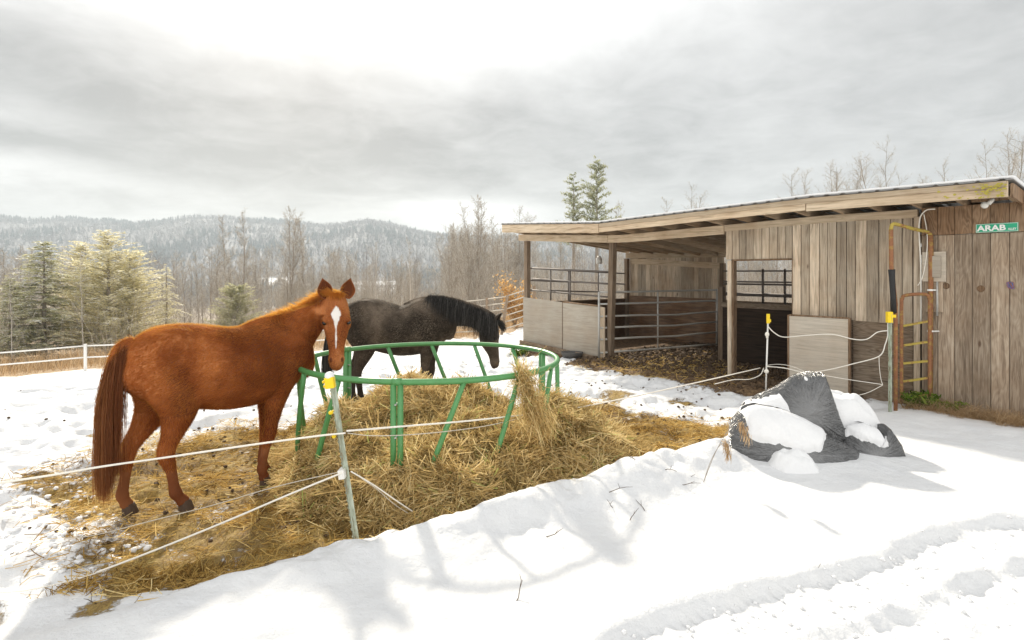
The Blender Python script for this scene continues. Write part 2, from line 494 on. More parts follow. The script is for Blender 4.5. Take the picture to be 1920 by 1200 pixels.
def ground_mat():
    m, nt = new_mat('snowy_ground'); co = obj_co(nt)
    hay = nt.attr('hay'); mud = nt.attr('mud'); brush = nt.attr('brush'); track = nt.attr('track'); tramp = nt.attr('tramp')
    h = snow_shader(nt, co)
    nA = nt.noise(co, 2.2, 6, 0.65); nB = nt.noise(co, 13, 6, 0.7); nC = nt.noise(co, 55, 4, 0.7)
    mixn = nt.math('ADD', nt.math('MULTIPLY', nA, 0.35), nt.math('ADD', nt.math('MULTIPLY', nB, 0.45), nt.math('MULTIPLY', nC, 0.2)))
    def edge(a, w=0.05):
        return nt.ramp(nt.math('ADD', a, nt.math('MULTIPLY', nt.math('SUBTRACT', mixn, 0.5), 1.5)), [(0.5 - w, 0.0), (0.5 + w, 1.0)])
    fh = edge(hay); fm = edge(mud); fb = edge(brush, 0.12)
    snowc = nt.mix(nt.ramp(nA, [(0.35, 0.0), (0.7, 1.0)]), (0.69, 0.695, 0.705), (0.75, 0.75, 0.748))
    # specks of dirt where hooves have churned the snow
    sp = nt.ramp(nt.math('ADD', nB, nt.math('MULTIPLY', nC, 0.5)), [(0.93, 0.0), (0.99, 1.0)])
    snowc = nt.mix(nt.math('MULTIPLY', nt.math('MULTIPLY', sp, tramp), 0.75), snowc, (0.16, 0.12, 0.08))
    hw = nt.noise(nt.mapping(co, (60, 26, 30), rot=(0, 0, 0.6)), 1, 4, 0.7, 1.5)
    hayc = nt.ramp(nt.math('ADD', nt.math('MULTIPLY', hw, 0.6), nt.math('MULTIPLY', nB, 0.4)),
                   [(0.33, (0.09, 0.055, 0.026)), (0.46, (0.30, 0.20, 0.065)), (0.6, (0.54, 0.385, 0.12)), (0.78, (0.70, 0.55, 0.25))])
    mudc = nt.ramp(nt.math('ADD', nt.math('MULTIPLY', nC, 0.4), nt.math('MULTIPLY', nB, 0.6)),
                   [(0.36, (0.05, 0.032, 0.02)), (0.49, (0.15, 0.095, 0.055)), (0.60, (0.30, 0.20, 0.105)), (0.74, (0.54, 0.39, 0.20))])
    brc = nt.ramp(nt.math('ADD', nt.math('MULTIPLY', nC, 0.3), nt.math('MULTIPLY', nB, 0.7)),
                  [(0.33, (0.20, 0.13, 0.075)), (0.5, (0.36, 0.25, 0.145)), (0.62, (0.55, 0.42, 0.27)), (0.72, (0.8, 0.76, 0.70))])
    pm = nt.ramp(nt.math('ADD', nt.math('MULTIPLY', nt.noise(co, 1.1, 5, 0.65), 0.6), nt.math('MULTIPLY', nB, 0.4)), [(0.46, 0.0), (0.56, 1.0)])
    hayc = nt.mix(nt.math('MULTIPLY', pm, 0.8), hayc, mudc)
    sn = nt.ramp(nt.math('ADD', nt.math('MULTIPLY', nA, 0.5), nt.math('MULTIPLY', nB, 0.5)), [(0.565, 0.0), (0.605, 1.0)])
    fh = nt.math('MULTIPLY', fh, nt.math('SUBTRACT', 1.0, nt.math('MULTIPLY', sn, 0.85)))
    c = nt.mix(fb, snowc, brc); c = nt.mix(fh, c, hayc); c = nt.mix(fm, c, mudc)
    wv = nt.n('ShaderNodeTexWave', wave_type='BANDS', bands_direction='X')
    wv.inputs['Scale'].default_value = 5.2; wv.inputs['Distortion'].default_value = 1.2; wv.inputs['Detail'].default_value = 2
    nt.l(nt.mapping(co, (1, 1, 1), rot=(0, 0, -0.75)), wv.inputs['Vector'])
    any_ = nt.math('MAXIMUM', fh, fm)
    hh = nt.math('ADD', h, nt.math('MULTIPLY', nt.math('MULTIPLY', wv.outputs['Fac'], track), 0.32))
    hh = nt.math('ADD', hh, nt.math('MULTIPLY', any_, nt.math('MULTIPLY', nt.math('ADD', nB, hw), 0.9)))
    finish(nt, principled(nt, c, 0.75, hh, 0.7, 0.04, spec=0.15))
    return m
M['ground'] = ground_mat()

def hay_mat():
    m, nt = new_mat('hay'); t = nt.attr('tint')
    c = nt.ramp(t, [(0.0, (0.15, 0.095, 0.035)), (0.25, (0.36, 0.255, 0.10)), (0.55, (0.65, 0.475, 0.21)), (0.88, (0.83, 0.68, 0.38)), (1.0, (0.42, 0.46, 0.14))])
    finish(nt, leafy(nt, c, 0.35))
    return m
M['hay'] = hay_mat()
def straw_mat(name, stops, trans=0.35):
    m, nt = new_mat(name); t = nt.attr('tint')
    finish(nt, leafy(nt, nt.ramp(t, stops), trans))
    return m
M['litter'] = straw_mat('hay_litter', [(0.0, (0.13, 0.075, 0.03)), (0.35, (0.40, 0.25, 0.075)), (0.7, (0.68, 0.47, 0.16)), (1.0, (0.84, 0.69, 0.36))])
M['dry_grass'] = straw_mat('dry_grass', [(0.0, (0.26, 0.16, 0.08)), (0.5, (0.48, 0.33, 0.18)), (1.0, (0.68, 0.54, 0.36))])
M['orange_leaf'] = straw_mat('dry_beech_leaf', [(0.0, (0.42, 0.24, 0.09)), (0.5, (0.62, 0.40, 0.17)), (1.0, (0.75, 0.55, 0.30))], 0.5)
M['green_weed'] = straw_mat('green_weed', [(0.0, (0.06, 0.10, 0.015)), (0.5, (0.13, 0.22, 0.03)), (1.0, (0.30, 0.33, 0.08))], 0.4)
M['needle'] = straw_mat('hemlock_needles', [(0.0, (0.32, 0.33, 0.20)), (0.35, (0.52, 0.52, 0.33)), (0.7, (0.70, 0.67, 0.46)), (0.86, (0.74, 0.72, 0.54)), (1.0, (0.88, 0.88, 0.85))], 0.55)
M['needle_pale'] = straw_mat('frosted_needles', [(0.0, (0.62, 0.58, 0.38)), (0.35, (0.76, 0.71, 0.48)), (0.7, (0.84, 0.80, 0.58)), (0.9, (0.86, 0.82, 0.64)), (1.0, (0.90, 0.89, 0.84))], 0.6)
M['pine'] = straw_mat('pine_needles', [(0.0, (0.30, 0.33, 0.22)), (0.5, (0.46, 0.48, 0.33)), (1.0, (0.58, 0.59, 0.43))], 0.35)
M['bark'] = straw_mat('bare_bark', [(0.0, (0.19, 0.165, 0.135)), (0.5, (0.31, 0.275, 0.235)), (1.0, (0.56, 0.52, 0.47))], 0.0)
M['twig'] = straw_mat('frosty_twigs', [(0.0, (0.21, 0.185, 0.15)), (0.55, (0.40, 0.365, 0.315)), (0.85, (0.58, 0.55, 0.50)), (1.0, (0.82, 0.81, 0.79))], 0.25)
M['birch'] = straw_mat('birch_bark', [(0.0, (0.35, 0.31, 0.27)), (0.5, (0.62, 0.58, 0.52)), (1.0, (0.8, 0.78, 0.74))], 0.0)
M['farwood'] = straw_mat('far_wood', [(0.0, (0.13, 0.15, 0.15)), (0.28, (0.19, 0.205, 0.20)), (0.34, (0.23, 0.22, 0.215)), (0.75, (0.30, 0.29, 0.285)), (1.0, (0.42, 0.42, 0.425))], 0.0)

def hill_mat():
    m, nt = new_mat('snowy_hillside'); co = obj_co(nt)
    n = nt.noise(co, 0.02, 8, 0.7); n2 = nt.noise(co, 0.15, 4, 0.6)
    c = nt.ramp(nt.math('ADD', nt.math('MULTIPLY', n, 0.5), nt.math('MULTIPLY', n2, 0.5)),
                [(0.36, (0.24, 0.235, 0.235)), (0.52, (0.29, 0.285, 0.285)), (0.68, (0.37, 0.37, 0.375))])
    f = nt.attr('field')
    c = nt.mix(f, c, (0.86, 0.86, 0.86))
    finish(nt, principled(nt, c, 0.9, spec=0.1))
    return m
M['hill'] = hill_mat()

def coat_mat(name, ramp_cols, rim, socks):
    m, nt = new_mat(name); co = obj_co(nt)
    blaze = nt.attr('blaze'); dark = nt.attr('dark'); tint = nt.attr('tint')
    n = nt.noise(co, 6, 6, 0.65); nf = nt.noise(nt.mapping(co, (60, 160, 160)), 1, 3, 0.6)
    n9 = nt.noise(co, 22, 4, 0.7)
    f = nt.math('ADD', nt.math('MULTIPLY', n, 0.45), nt.math('ADD', nt.math('MULTIPLY', nf, 0.24), nt.math('ADD', nt.math('MULTIPLY', tint, 0.42), nt.math('MULTIPLY', n9, 0.22))))
    c = nt.ramp(f, [(0.34, ramp_cols[0]), (0.50, ramp_cols[1]), (0.68, ramp_cols[2])])
    c = nt.mix(dark, c, socks)
    c = nt.mix(blaze, c, (0.74, 0.70, 0.66))
    p = nt.n('ShaderNodeBsdfPrincipled')
    nt.l(c, p.inputs['Base Color'])
    p.inputs['Roughness'].default_value = 0.62
    p.inputs['Specular IOR Level'].default_value = 0.02
    p.inputs['Sheen Weight'].default_value = 0.12
    p.inputs['Sheen Roughness'].default_value = 0.4
    p.inputs['Sheen Tint'].default_value = (*rim, 1)
    b = nt.n('ShaderNodeBump'); b.inputs['Strength'].default_value = 0.3; b.inputs['Distance'].default_value = 0.006
    nt.l(nf, b.inputs['Height']); nt.l(b.outputs[0], p.inputs['Normal'])
    finish(nt, p.outputs[0])
    return m
def hair_mat(name, stops, trans, tstops):
    m, nt = new_mat(name); t = nt.attr('tint')
    finish(nt, leafy(nt, nt.ramp(t, stops), trans, tcol=nt.ramp(t, tstops)))
    return m
M['chestnut'] = coat_mat('chestnut_coat', [(0.135, 0.042, 0.016), (0.285, 0.096, 0.034), (0.46, 0.19, 0.075)], (0.9, 0.42, 0.10), (0.115, 0.038, 0.018))
M['chestnut_hair'] = hair_mat('chestnut_hair', [(0, (0.19, 0.055, 0.017)), (0.6, (0.36, 0.12, 0.035)), (1, (0.56, 0.25, 0.09))], 0.5,
                              [(0, (0.6, 0.26, 0.04)), (1, (0.95, 0.58, 0.13))])
M['chestnut_mane'] = hair_mat('chestnut_mane', [(0, (0.30, 0.10, 0.025)), (0.6, (0.48, 0.19, 0.05)), (1, (0.62, 0.30, 0.10))], 0.6,
                              [(0, (0.8, 0.38, 0.05)), (1, (0.98, 0.66, 0.16))])
M['chestnut_tail'] = hair_mat('chestnut_tail', [(0, (0.10, 0.035, 0.016)), (0.6, (0.20, 0.075, 0.033)), (1, (0.34, 0.15, 0.07))], 0.25,
                              [(0, (0.35, 0.13, 0.03)), (1, (0.7, 0.35, 0.10))])
M['black'] = coat_mat('black_coat', [(0.028, 0.022, 0.017), (0.068, 0.053, 0.040), (0.15, 0.117, 0.088)], (0.5, 0.42, 0.34), (0.012, 0.010, 0.009))
M['black_hair'] = hair_mat('black_hair', [(0, (0.035, 0.027, 0.02)), (0.6, (0.11, 0.085, 0.063)), (1, (0.34, 0.275, 0.21))], 0.2,
                           [(0, (0.06, 0.05, 0.04)), (1, (0.22, 0.18, 0.14))])
M['black_mane'] = hair_mat('black_mane', [(0, (0.02, 0.019, 0.018)), (0.6, (0.06, 0.056, 0.052)), (1, (0.18, 0.168, 0.155))], 0.12,
                           [(0, (0.03, 0.03, 0.03)), (1, (0.14, 0.12, 0.10))])
def eye_mat():
    m, nt = new_mat('horse_eye')
    finish(nt, principled(nt, (0.012, 0.008, 0.006), 0.08, spec=0.6)); return m
M['eye'] = eye_mat()

def plastic_mat():
    m, nt = new_mat('grey_plastic_film'); co = obj_co(nt)
    u = nt.attr('uu'); v = nt.attr('vv'); w = nt.attr('tint')
    c1 = nt.n('ShaderNodeCombineXYZ'); nt.l(u, c1.inputs[0]); nt.l(v, c1.inputs[1])
    def ridged(vec, sc, dist):
        n = nt.noise(nt.mapping(vec, sc), 1, 4, 0.6, dist)
        return nt.math('SUBTRACT', 0.5, nt.math('ABSOLUTE', nt.math('SUBTRACT', n, 0.5)))
    c2 = nt.n('ShaderNodeCombineXYZ'); nt.l(u, c2.inputs[0]); nt.l(v, c2.inputs[1]); nt.l(nt.math('MULTIPLY', w, 0.35), c2.inputs[2])
    h1 = nt.math('MULTIPLY', ridged(c2.outputs[0], (10, 10, 6), 0.5), nt.math('POWER', w, 1.5))
    h2 = nt.math('MULTIPLY', ridged(c2.outputs[0], (26, 26, 9), 0.4), nt.math('MULTIPLY', nt.math('POWER', w, 2.0), 0.6))
    h3 = nt.math('MULTIPLY', ridged(nt.mapping(co, (9, 9, 16), rot=(0, 0.5, 0)), (1, 1, 1), 1.2), 0.22)
    h = nt.math('ADD', nt.math('ADD', h1, h2), h3)
    big = nt.noise(co, 6, 4, 0.6)
    c = nt.mix(big, (0.028, 0.028, 0.029), (0.065, 0.065, 0.066))
    p = nt.n('ShaderNodeBsdfPrincipled'); nt.l(c, p.inputs['Base Color'])
    p.inputs['Roughness'].default_value = 0.24; p.inputs['Specular IOR Level'].default_value = 1.0
    p.inputs['IOR'].default_value = 1.75
    b = nt.n('ShaderNodeBump'); b.inputs['Strength'].default_value = 1.0; b.inputs['Distance'].default_value = 0.06
    nt.l(h, b.inputs['Height']); nt.l(b.outputs[0], p.inputs['Normal'])
    finish(nt, p.outputs[0])
    return m
M['plastic'] = plastic_mat()

# ------------------------------------------------------------------ terrain
SH0 = np.array([0.352, 15.5]); SU = np.array([0.621, -0.784]); SW = np.array([0.784, 0.621])
SHED_RZ = math.atan2(SU[1], SU[0])
def shed_sv(x, y):
    rx = x - SH0[0]; ry = y - SH0[1]
    return rx * SU[0] + ry * SU[1], rx * SW[0] + ry * SW[1]
def shed_w(s, v, z=0.0):
    return Vector((SH0[0] + s * SU[0] + v * SW[0], SH0[1] + s * SU[1] + v * SW[1], z))
HAYPOLY = np.array([(-2.3, 3.45), (-1.75, 3.72), (-1.1, 4.12), (-.3, 4.55), (.63, 5.05), (1.4, 5.72), (2.15, 6.3), (2.65, 6.9), (2.75, 7.5), (1.9, 8.0),
                    (.9, 8.6), (0, 8.2), (-1.5, 8.2), (-3.0, 7.9), (-3.9, 7.2), (-4.3, 6.5), (-4.3, 5.4), (-3.78, 4.75), (-3.15, 4.25), (-2.6, 3.85)])
def poly_sd(x, y, P):
    """signed distance, positive inside"""
    d = np.full(x.shape, 1e9); ins = np.zeros(x.shape, bool)
    n = len(P)
    for i in range(n):
        a = P[i]; b = P[(i + 1) % n]
        ex, ey = b - a
        t = np.clip(((x - a[0]) * ex + (y - a[1]) * ey) / (ex * ex + ey * ey), 0, 1)
        d = np.minimum(d, np.hypot(x - a[0] - t * ex, y - a[1] - t * ey))
        c = ((a[1] > y) != (b[1] > y)) & (x < (b[0] - a[0]) * (y - a[1]) / (b[1] - a[1] + 1e-12) + a[0])
        ins ^= c
    return np.where(ins, d, -d)
BANK0 = np.array([-1.86, 3.62]); BANKD = np.array([0.843, 0.537]); BANKN = np.array([0.537, -0.843])
RIMX = np.array([-3, -.6, .05, .35, .67, 1.4, 2.29, 2.76, 3.5, 5.0, 9.0]); RIMY = np.array([-2, 1.1, 2.4, 2.83, 3.08, 3.39, 3.74, 4.03, 4.27, 4.33, 4.1])
def base_h(x, y):
    """large form of the land, metres"""
    left = sstep(2.5, -2.0, x)
    back = np.maximum(0, y - 9.0)
    z = -0.055 * np.minimum(back, 17) * left
    z = z - 0.075 * np.clip(-x - 2, 0, 22) * sstep(7, 22, y)
    far = np.maximum(0, y - 26)
    z = z - np.minimum(far * 0.062, 28.0)
    return z
def ground_h(x, y, detail=True):
    x = np.asarray(x, float); y = np.asarray(y, float)
    z = base_h(x, y)
    q = (x - BANK0[0]) * BANKN[0] + (y - BANK0[1]) * BANKN[1]
    t = (x - BANK0[0]) * BANKD[0] + (y - BANK0[1]) * BANKD[1]
    on = sstep(-0.8, 0.6, t) * sstep(6.2, 4.6, t)
    wq = q + 0.12 * fbm(t * 1.6, q * 1.6, octv=3, seed=31)
    z = z + 0.10 * sstep(-0.02, 0.45, wq) * sstep(-3, 0.3, t + 1) * sstep(7.5, 5.5, t)
    z = z + on * (0.10 + 0.09 * sstep(1.2, 2.6, t)) * np.exp(-((wq - 0.34) / 0.30) ** 2) * (1 + 0.6 * fbm(t * 2.2, q * 2.2, octv=3, seed=5))
    s, v = shed_sv(x, y)
    inshed = sstep(-0.4, 0.2, v) * sstep(4.6, 4.0, v) * sstep(-0.3, 0.1, s) * sstep(10.4, 10.0, s)
    z = z * (1 - inshed) - 0.02 * inshed
    if detail:
        hp = poly_sd(x, y, HAYPOLY)
        padd = sstep(0.15, -0.5, q) * (1 - inshed)
        near = sstep(40, 20, y)
        a = fbm(x * 1.1, y * 1.1, octv=3, seed=11)
        pits = np.maximum(0, vnoise(x * 3.1, y * 3.1, seed=3) - 0.05) ** 1.0
        pits2 = np.maximum(0, vnoise(x * 5.3 + 3, y * 5.3, seed=4) - 0.1)
        z = z + padd * near * (0.055 * a - 0.13 * pits - 0.08 * pits2 + 0.03 * fbm(x * 9, y * 9, octv=2, seed=21)) * (0.55 + 0.45 * sstep(0.2, -0.6, hp))
        # hay litter sits lower than the snow round it
        z = z - 0.05 * sstep(-0.1, 0.15, hp) * sstep(0.3, 0.0, q)
        z = z + sstep(-0.3, 0.05, hp) * sstep(0.45, 0.0, q) * 0.03 * fbm(x * 7, y * 7, octv=3, seed=23)
        # fresh snow in front
        fr = sstep(0.0, 0.5, q)
        z = z + fr * (0.045 * fbm(x * 0.9, y * 0.9, octv=3, seed=41) + 0.012 * fbm(x * 5, y * 5, octv=3, seed=43))
        z = z + on * np.exp(-((q - 0.3) / 0.35) ** 2) * 0.045 * fbm(x * 6.5, y * 6.5, octv=3, seed=47)
        # tyre tracks
        dr = (np.interp(x, RIMX, RIMY) - y) * 0.9 + 0.02 * fbm(x * 5, y * 5, octv=2, seed=53)
        tr = sstep(-0.03, 0.10, dr + 0.02 * fbm(x * 11, y * 11, octv=3, seed=66))
        z = z + sstep(-0.28, -0.02, dr) * (1 - tr) * 0.014 * (1 + fbm(x * 6, y * 6, octv=2, seed=69)) - 0.060 * tr
        z = z + 0.035 * np.exp(-((dr - 0.40) / 0.05) ** 2) * (1 + 0.9 * fbm(x * 7, y * 7, octv=2, seed=57)) - 0.015 * sstep(0.46, 0.5, dr) * sstep(0.85, 0.75, dr)
        z = z + tr * sstep(0.4, 0.55, dr) * (0.035 * fbm(x * 5.5, y * 5.5, octv=4, seed=59) + 0.02 * np.maximum(0, vnoise(x * 13, y * 13, seed=61)))
        z = z + 0.025 * np.exp(-((dr - 1.05) / 0.07) ** 2) + tr * 0.016 * np.abs(fbm(x * 16, y * 16, octv=3, seed=67))
        # drift heaped against the bags and the shed corner
        z = z + 0.10 * np.exp(-(((x - 2.9) / 0.95) ** 2 + ((y - 5.85) / 0.5) ** 2))
    return z
def gz(x, y, detail=True):
    return float(ground_h(np.array([x]), np.array([y]), detail)[0])

def graded(lo, hi, dense, far_lo, far_hi, g=1.09):
    a = list(np.arange(lo, hi + 1e-6, dense))
    st = dense
    while a[-1] < far_hi: st *= g; a.append(a[-1] + st)
    st = dense; b = []
    p = lo
    while p > far_lo: st *= g; p -= st; b.append(p)
    return np.array(b[::-1] + a)
gx = graded(-5.2, 5.2, 0.025, -900, 900, 1.055)
gy = np.concatenate([graded(2.4, 6.8, 0.022, -30, 6.8, 1.12), graded(6.8, 13.0, 0.04, 6.8, 1000, 1.045)[1:]])
GX, GY = np.meshgrid(gx, gy)
fx, fy = GX.ravel(), GY.ravel()
Z = ground_h(fx, fy)
hp = poly_sd(fx, fy, HAYPOLY)
s_, v_ = shed_sv(fx, fy)
nz = fbm(fx * 1.3, fy * 1.3, octv=4, seed=71)
lf = sstep(-1.8, -3.6, fx)
nz2 = fbm(fx * 3.1, fy * 3.1, octv=3, seed=73)
hay_a = np.clip(0.5 + (hp + (0.30 + 0.15 * lf) * nz + 0.30 * lf * nz2 - 0.12 * lf) * (1.9 - 0.5 * lf), 0, 1)
q_ = (fx - BANK0[0]) * BANKN[0] + (fy - BANK0[1]) * BANKN[1]
hay_a *= sstep(0.22, 0.02, q_ + 0.08 * nz)
# clots of litter that strayed onto the snow
for cx, cy, rr in ((-4.9, 6.9, .18), (-1.85, 3.42, .22), (-2.35, 3.33, .2), (-3.0, 3.25, .22), (-1.55, 3.60, .2), (-5.3, 5.9, .2), (-4.9, 5.0, .25), (1.6, 9.2, .5), (2.6, 8.9, .4), (-4.6, 4.4, .3), (-5.2, 4.9, .3)):
    hay_a = np.maximum(hay_a, np.clip(0.75 - np.hypot((fx - cx), (fy - cy)) / rr * 0.5, 0, 1))
mud_f = np.minimum(np.minimum((v_ + 1.15 + 0.35 * nz) * 1.2, (s_ - 2.55) * 2.0), (8.3 - s_) * 1.6)
mud_in = np.minimum(np.minimum((v_ + 0.02) * 6, s_ * 6), np.minimum((4.15 - v_) * 6, (10.1 - s_) * 6))
mud_s = np.minimum(np.minimum((v_ + 0.42 + 0.15 * nz) * 2, (s_ + 0.2) * 3), (3.0 - s_) * 3)
mud_s = np.minimum(mud_s, (0.5 - v_) * 6)
mud_a = np.clip(0.5 + np.maximum(np.maximum(np.minimum(mud_f, (4.15 - v_) * 6), mud_in), mud_s), 0, 1)
br_edge = np.interp(fx, [-60, -22, -17, -12, -6, -1, 0.5, 3, 8], [19, 20.5, 23.0, 23.5, 25, 25.0, 24, 22, 22])
brush = np.clip(0.5 + (fy - br_edge + 1.2 * nz) * 0.5, 0, 1)
brush = np.maximum(brush, np.clip(0.5 + (np.minimum(np.minimum((v_ + 0.38 + 0.2 * nz) * 3, (s_ - 8.9) * 3), (0.6 - v_) * 3)), 0, 1))
brush *= np.where(fy > 120, 0.55, 1.0)
dr_ = (np.interp(fx, RIMX, RIMY) - fy) * 0.9
track = sstep(0.04, 0.10, dr_) * sstep(0.36, 0.30, dr_) + 0.5 * sstep(0.50, 0.56, dr_) * sstep(0.84, 0.78, dr_)
tramp = sstep(0.2, -0.4, q_) * sstep(30, 12, fy)
nx, ny = len(gx), len(gy)
ii = (np.arange(ny - 1)[:, None] * nx + np.arange(nx - 1)[None, :]).ravel()
GF = np.stack([ii, ii + 1, ii + nx + 1, ii + nx], axis=1)
ground = np_obj('ground', np.stack([fx, fy, Z], 1), GF, M['ground'], smooth=True,
                attrs=dict(hay=hay_a, mud=mud_a, brush=brush, track=track, tramp=tramp))
ground['kind'] = 'structure'

# ------------------------------------------------------------------ far hills
HPX = np.array([-900, -300, 0, 150, 270, 350, 420, 490, 560, 640, 690, 740, 800, 860, 920, 1000, 1100, 1300, 1600, 2000, 2800])
HPY = np.array([430, 416, 409, 409, 414, 408, 410, 414, 415, 418, 415, 420, 431, 440, 441, 442, 446, 452, 460, 470, 480]) + 9
def hill_h(x, y):
    pxx = 960 + 1100 * x / np.maximum(y, 1)
    pyy = np.interp(pxx, HPX, HPY) + 5 * fbm(pxx / 60, pxx * 0 + 1, octv=3, seed=81)
    ridge = 1.9 + (512 - pyy) / 1100 * 1600
    rise = sstep(520, 1600, y + 60 * fbm(x / 260, y / 260, octv=3, seed=83))
    drop = sstep(3200, 1650, y)
    return -34 + (ridge + 34) * rise * (0.35 + 0.65 * drop) + 6 * fbm(x / 90, y / 90, octv=3, seed=85) * rise
hx = np.concatenate([np.linspace(-3500, -1910, 60), np.linspace(-1900, 1700, 420), np.linspace(1715, 3300, 50)]); hy = np.concatenate([np.linspace(480, 1100, 120), np.linspace(1110, 2600, 80)])
HX, HY = np.meshgrid(hx, hy)
hxf, hyf = HX.ravel(), HY.ravel()
HZ = hill_h(hxf, hyf)
pxf = 960 + 1100 * hxf / hyf
pyf = 512 - (HZ - 1.9) * 1100 / hyf
def in_field(px, py, y):
    f = (px > 478) & (px < 550) & (py > 521) & (py < 539)
    f |= (px > 645) & (px < 745) & (((py > 527) & (py < 534)) | ((py > 540) & (py < 548)))
    return f & (y < 1300)
field = in_field(pxf, pyf, hyf).astype(float)
nhx, nhy = len(hx), len(hy)
ii = (np.arange(nhy - 1)[:, None] * nhx + np.arange(nhx - 1)[None, :]).ravel()
hills = np_obj('hills', np.stack([hxf, hyf, HZ], 1), np.stack([ii, ii + 1, ii + nhx + 1, ii + nhx], 1), M['hill'], smooth=True, attrs=dict(field=field))
hills['kind'] = 'structure'
# ------------------------------------------------------------------ the shed (local axes: x along the front, y into the shed, z up)
shed = empty('horse_shed', (SH0[0], SH0[1], 0), SHED_RZ)
tag(shed, 'long weathered wooden run-in shed with a sagging snow-covered lean-to roof', 'shed')
OV = 0.60; DEP = 4.1; SEND = 10.15
RS = [-0.6, -0.14, 3.23, 7.66, 10.05, 10.6]; RZ = [3.18, 3.15, 2.955, 3.06, 3.035, 3.03]
def roof_z(s, v=-OV):
    return float(np.interp(s, RS, RZ)) - (v + OV) * 0.10
def rjit(a): return random.uniform(-a, a)

# roof sheet with ribs, then snow lying on it
def roof_sheet(z_off, v0, v1, s0, s1, nS, nV, thick, rib=0.0, ragged=0.0, seed=0, lump=0.0):
    ss = np.linspace(s0, s1, nS); vv = np.linspace(v0, v1, nV)
    S, Vv = np.meshgrid(ss, vv)
    zt = np.interp(S, RS, RZ) - (Vv + OV) * 0.10 + z_off
    if rib: zt = zt + rib * (np.abs(((S / 0.23) % 1) - 0.5) < 0.12)
    Vj = Vv.copy()
    if ragged:
        e = ragged * (0.5 + 0.5 * fbm(S * 5, S * 0, octv=3, seed=seed))
        Vj = Vv + np.where(Vv < v0 + 1e-6, e, 0)
    top = zt + thick
    if lump: top = top + lump * fbm(S * 4, Vv * 4, octv=3, seed=seed + 2)
    top = np.where(Vv < v0 + 1e-6, zt + thick * 0.55, top)
    T = np.stack([S.ravel(), Vj.ravel(), top.ravel()], 1)
    B = np.stack([S.ravel(), Vj.ravel(), zt.ravel()], 1)
    n = nS * nV
    ii = (np.arange(nV - 1)[:, None] * nS + np.arange(nS - 1)[None, :]).ravel()
    F1 = np.stack([ii, ii + 1, ii + nS + 1, ii + nS], 1)
    F2 = F1[:, ::-1] + n
    ed = []
    for k in range(nS - 1): ed.append((k + 1, k, k + n, k + 1 + n)); o = (nV - 1) * nS; ed.append((o + k, o + k + 1, o + k + 1 + n, o + k + n))
    for k in range(nV - 1): a = k * nS; ed.append((a, a + nS, a + nS + n, a + n)); b = k * nS + nS - 1; ed.append((b + nS, b, b + n, b + nS + n))
    return np.concatenate([T, B]), np.concatenate([F1, F2, np.array(ed)])
V, F = roof_sheet(0.004, -OV - 0.07, DEP + 0.25, -0.22, 10.12, 460, 8, 0.012, rib=0.018)
roof = np_obj('roof', V, F, M['roof'], shed)
V, F = roof_sheet(0.026, -OV - 0.072, DEP + 0.2, -0.21, 10.11, 420, 40, 0.05, ragged=0.022, seed=9, lump=0.014)
np_obj('roof_snow', V, F, M['snow'], roof, smooth=True)

# fascia: stacked boards, two lengths, following the sag
def long_board(name, mat, s_list, v, z_off_top, z_off_bot, th, tint, parent=shed, jitter=0.0):
    mb = MB(); mb.tint = tint
    st = [s_list[0]] + [s for s in RS if s_list[0] < s < s_list[1]] + [s_list[1]]
    k = int((s_list[1] - s_list[0]) / 0.4) + 1
    st = sorted(set(st + list(np.linspace(s_list[0], s_list[1], k + 1))))
    vs = []; fs = []
    for s in st:
        z = roof_z(s, v)
        j = rjit(jitter)
        for dv, dz in ((0, z_off_bot + j), (th, z_off_bot + j), (th, z_off_top), (0, z_off_top)):
            vs.append((s, v + dv, z + dz))
    for i in range(len(st) - 1):
        o = i * 4
        for a in range(4):
            b = (a + 1) % 4
            fs.append((o + a, o + b, o + 4 + b, o + 4 + a)[::-1])
    fs.append((0, 1, 2, 3)); e = (len(st) - 1) * 4; fs.append((e + 3, e + 2, e + 1, e))
    mb.add(vs, fs)
    return mb.build(name, mat, parent, bevel=0.004)
long_board('fascia_board', M['lumber'], (-0.18, 3.22), -OV - 0.04, 0.0, -0.20, 0.04, 0.62, jitter=0.004)
fb = long_board('fascia_board', M['lumber'], (3.235, 7.60), -OV - 0.04, 0.0, -0.185, 0.04, 0.70, jitter=0.004)
fb = long_board('fascia_board', M['lumber'], (7.615, 10.06), -OV - 0.04, 0.0, -0.20, 0.04, 0.58, jitter=0.004)
fb['label'] = 'fascia board with yellow lichen at its end'
long_board('fascia_strip', M['lumber'], (3.25, 10.05), -OV - 0.062, -0.005, -0.085, 0.02, 0.30, jitter=0.008)
# lichen scabs at the right end of the fascia (their own colour, they stay put)
mb = MB()
for i in range(90):
    s = 10.05 - abs(random.gauss(0, 0.30)); z = roof_z(s, -OV) - random.uniform(0.01, 0.19)
    if s < 9.2: continue
    mb.tint = random.random()
    n = 8; r = random.uniform(0.004, 0.02)
    pts = [(s + math.cos(2 * math.pi * k / n) * r * random.uniform(.6, 1.5), -OV - 0.0655 - 0.0002 * i, z + math.sin(2 * math.pi * k / n) * r * random.uniform(.4, .9)) for k in range(n)]
    mb.add(pts, [tuple(range(n))[::-1] if False else tuple(range(n))])
M['lichen'] = simple('yellow_lichen', (0.42, 0.36, 0.06), 0.9, 0, 0.4, 60, 0.4)
lc = mb.build('lichen', M['lichen'], shed); lc['kind'] = 'stuff'
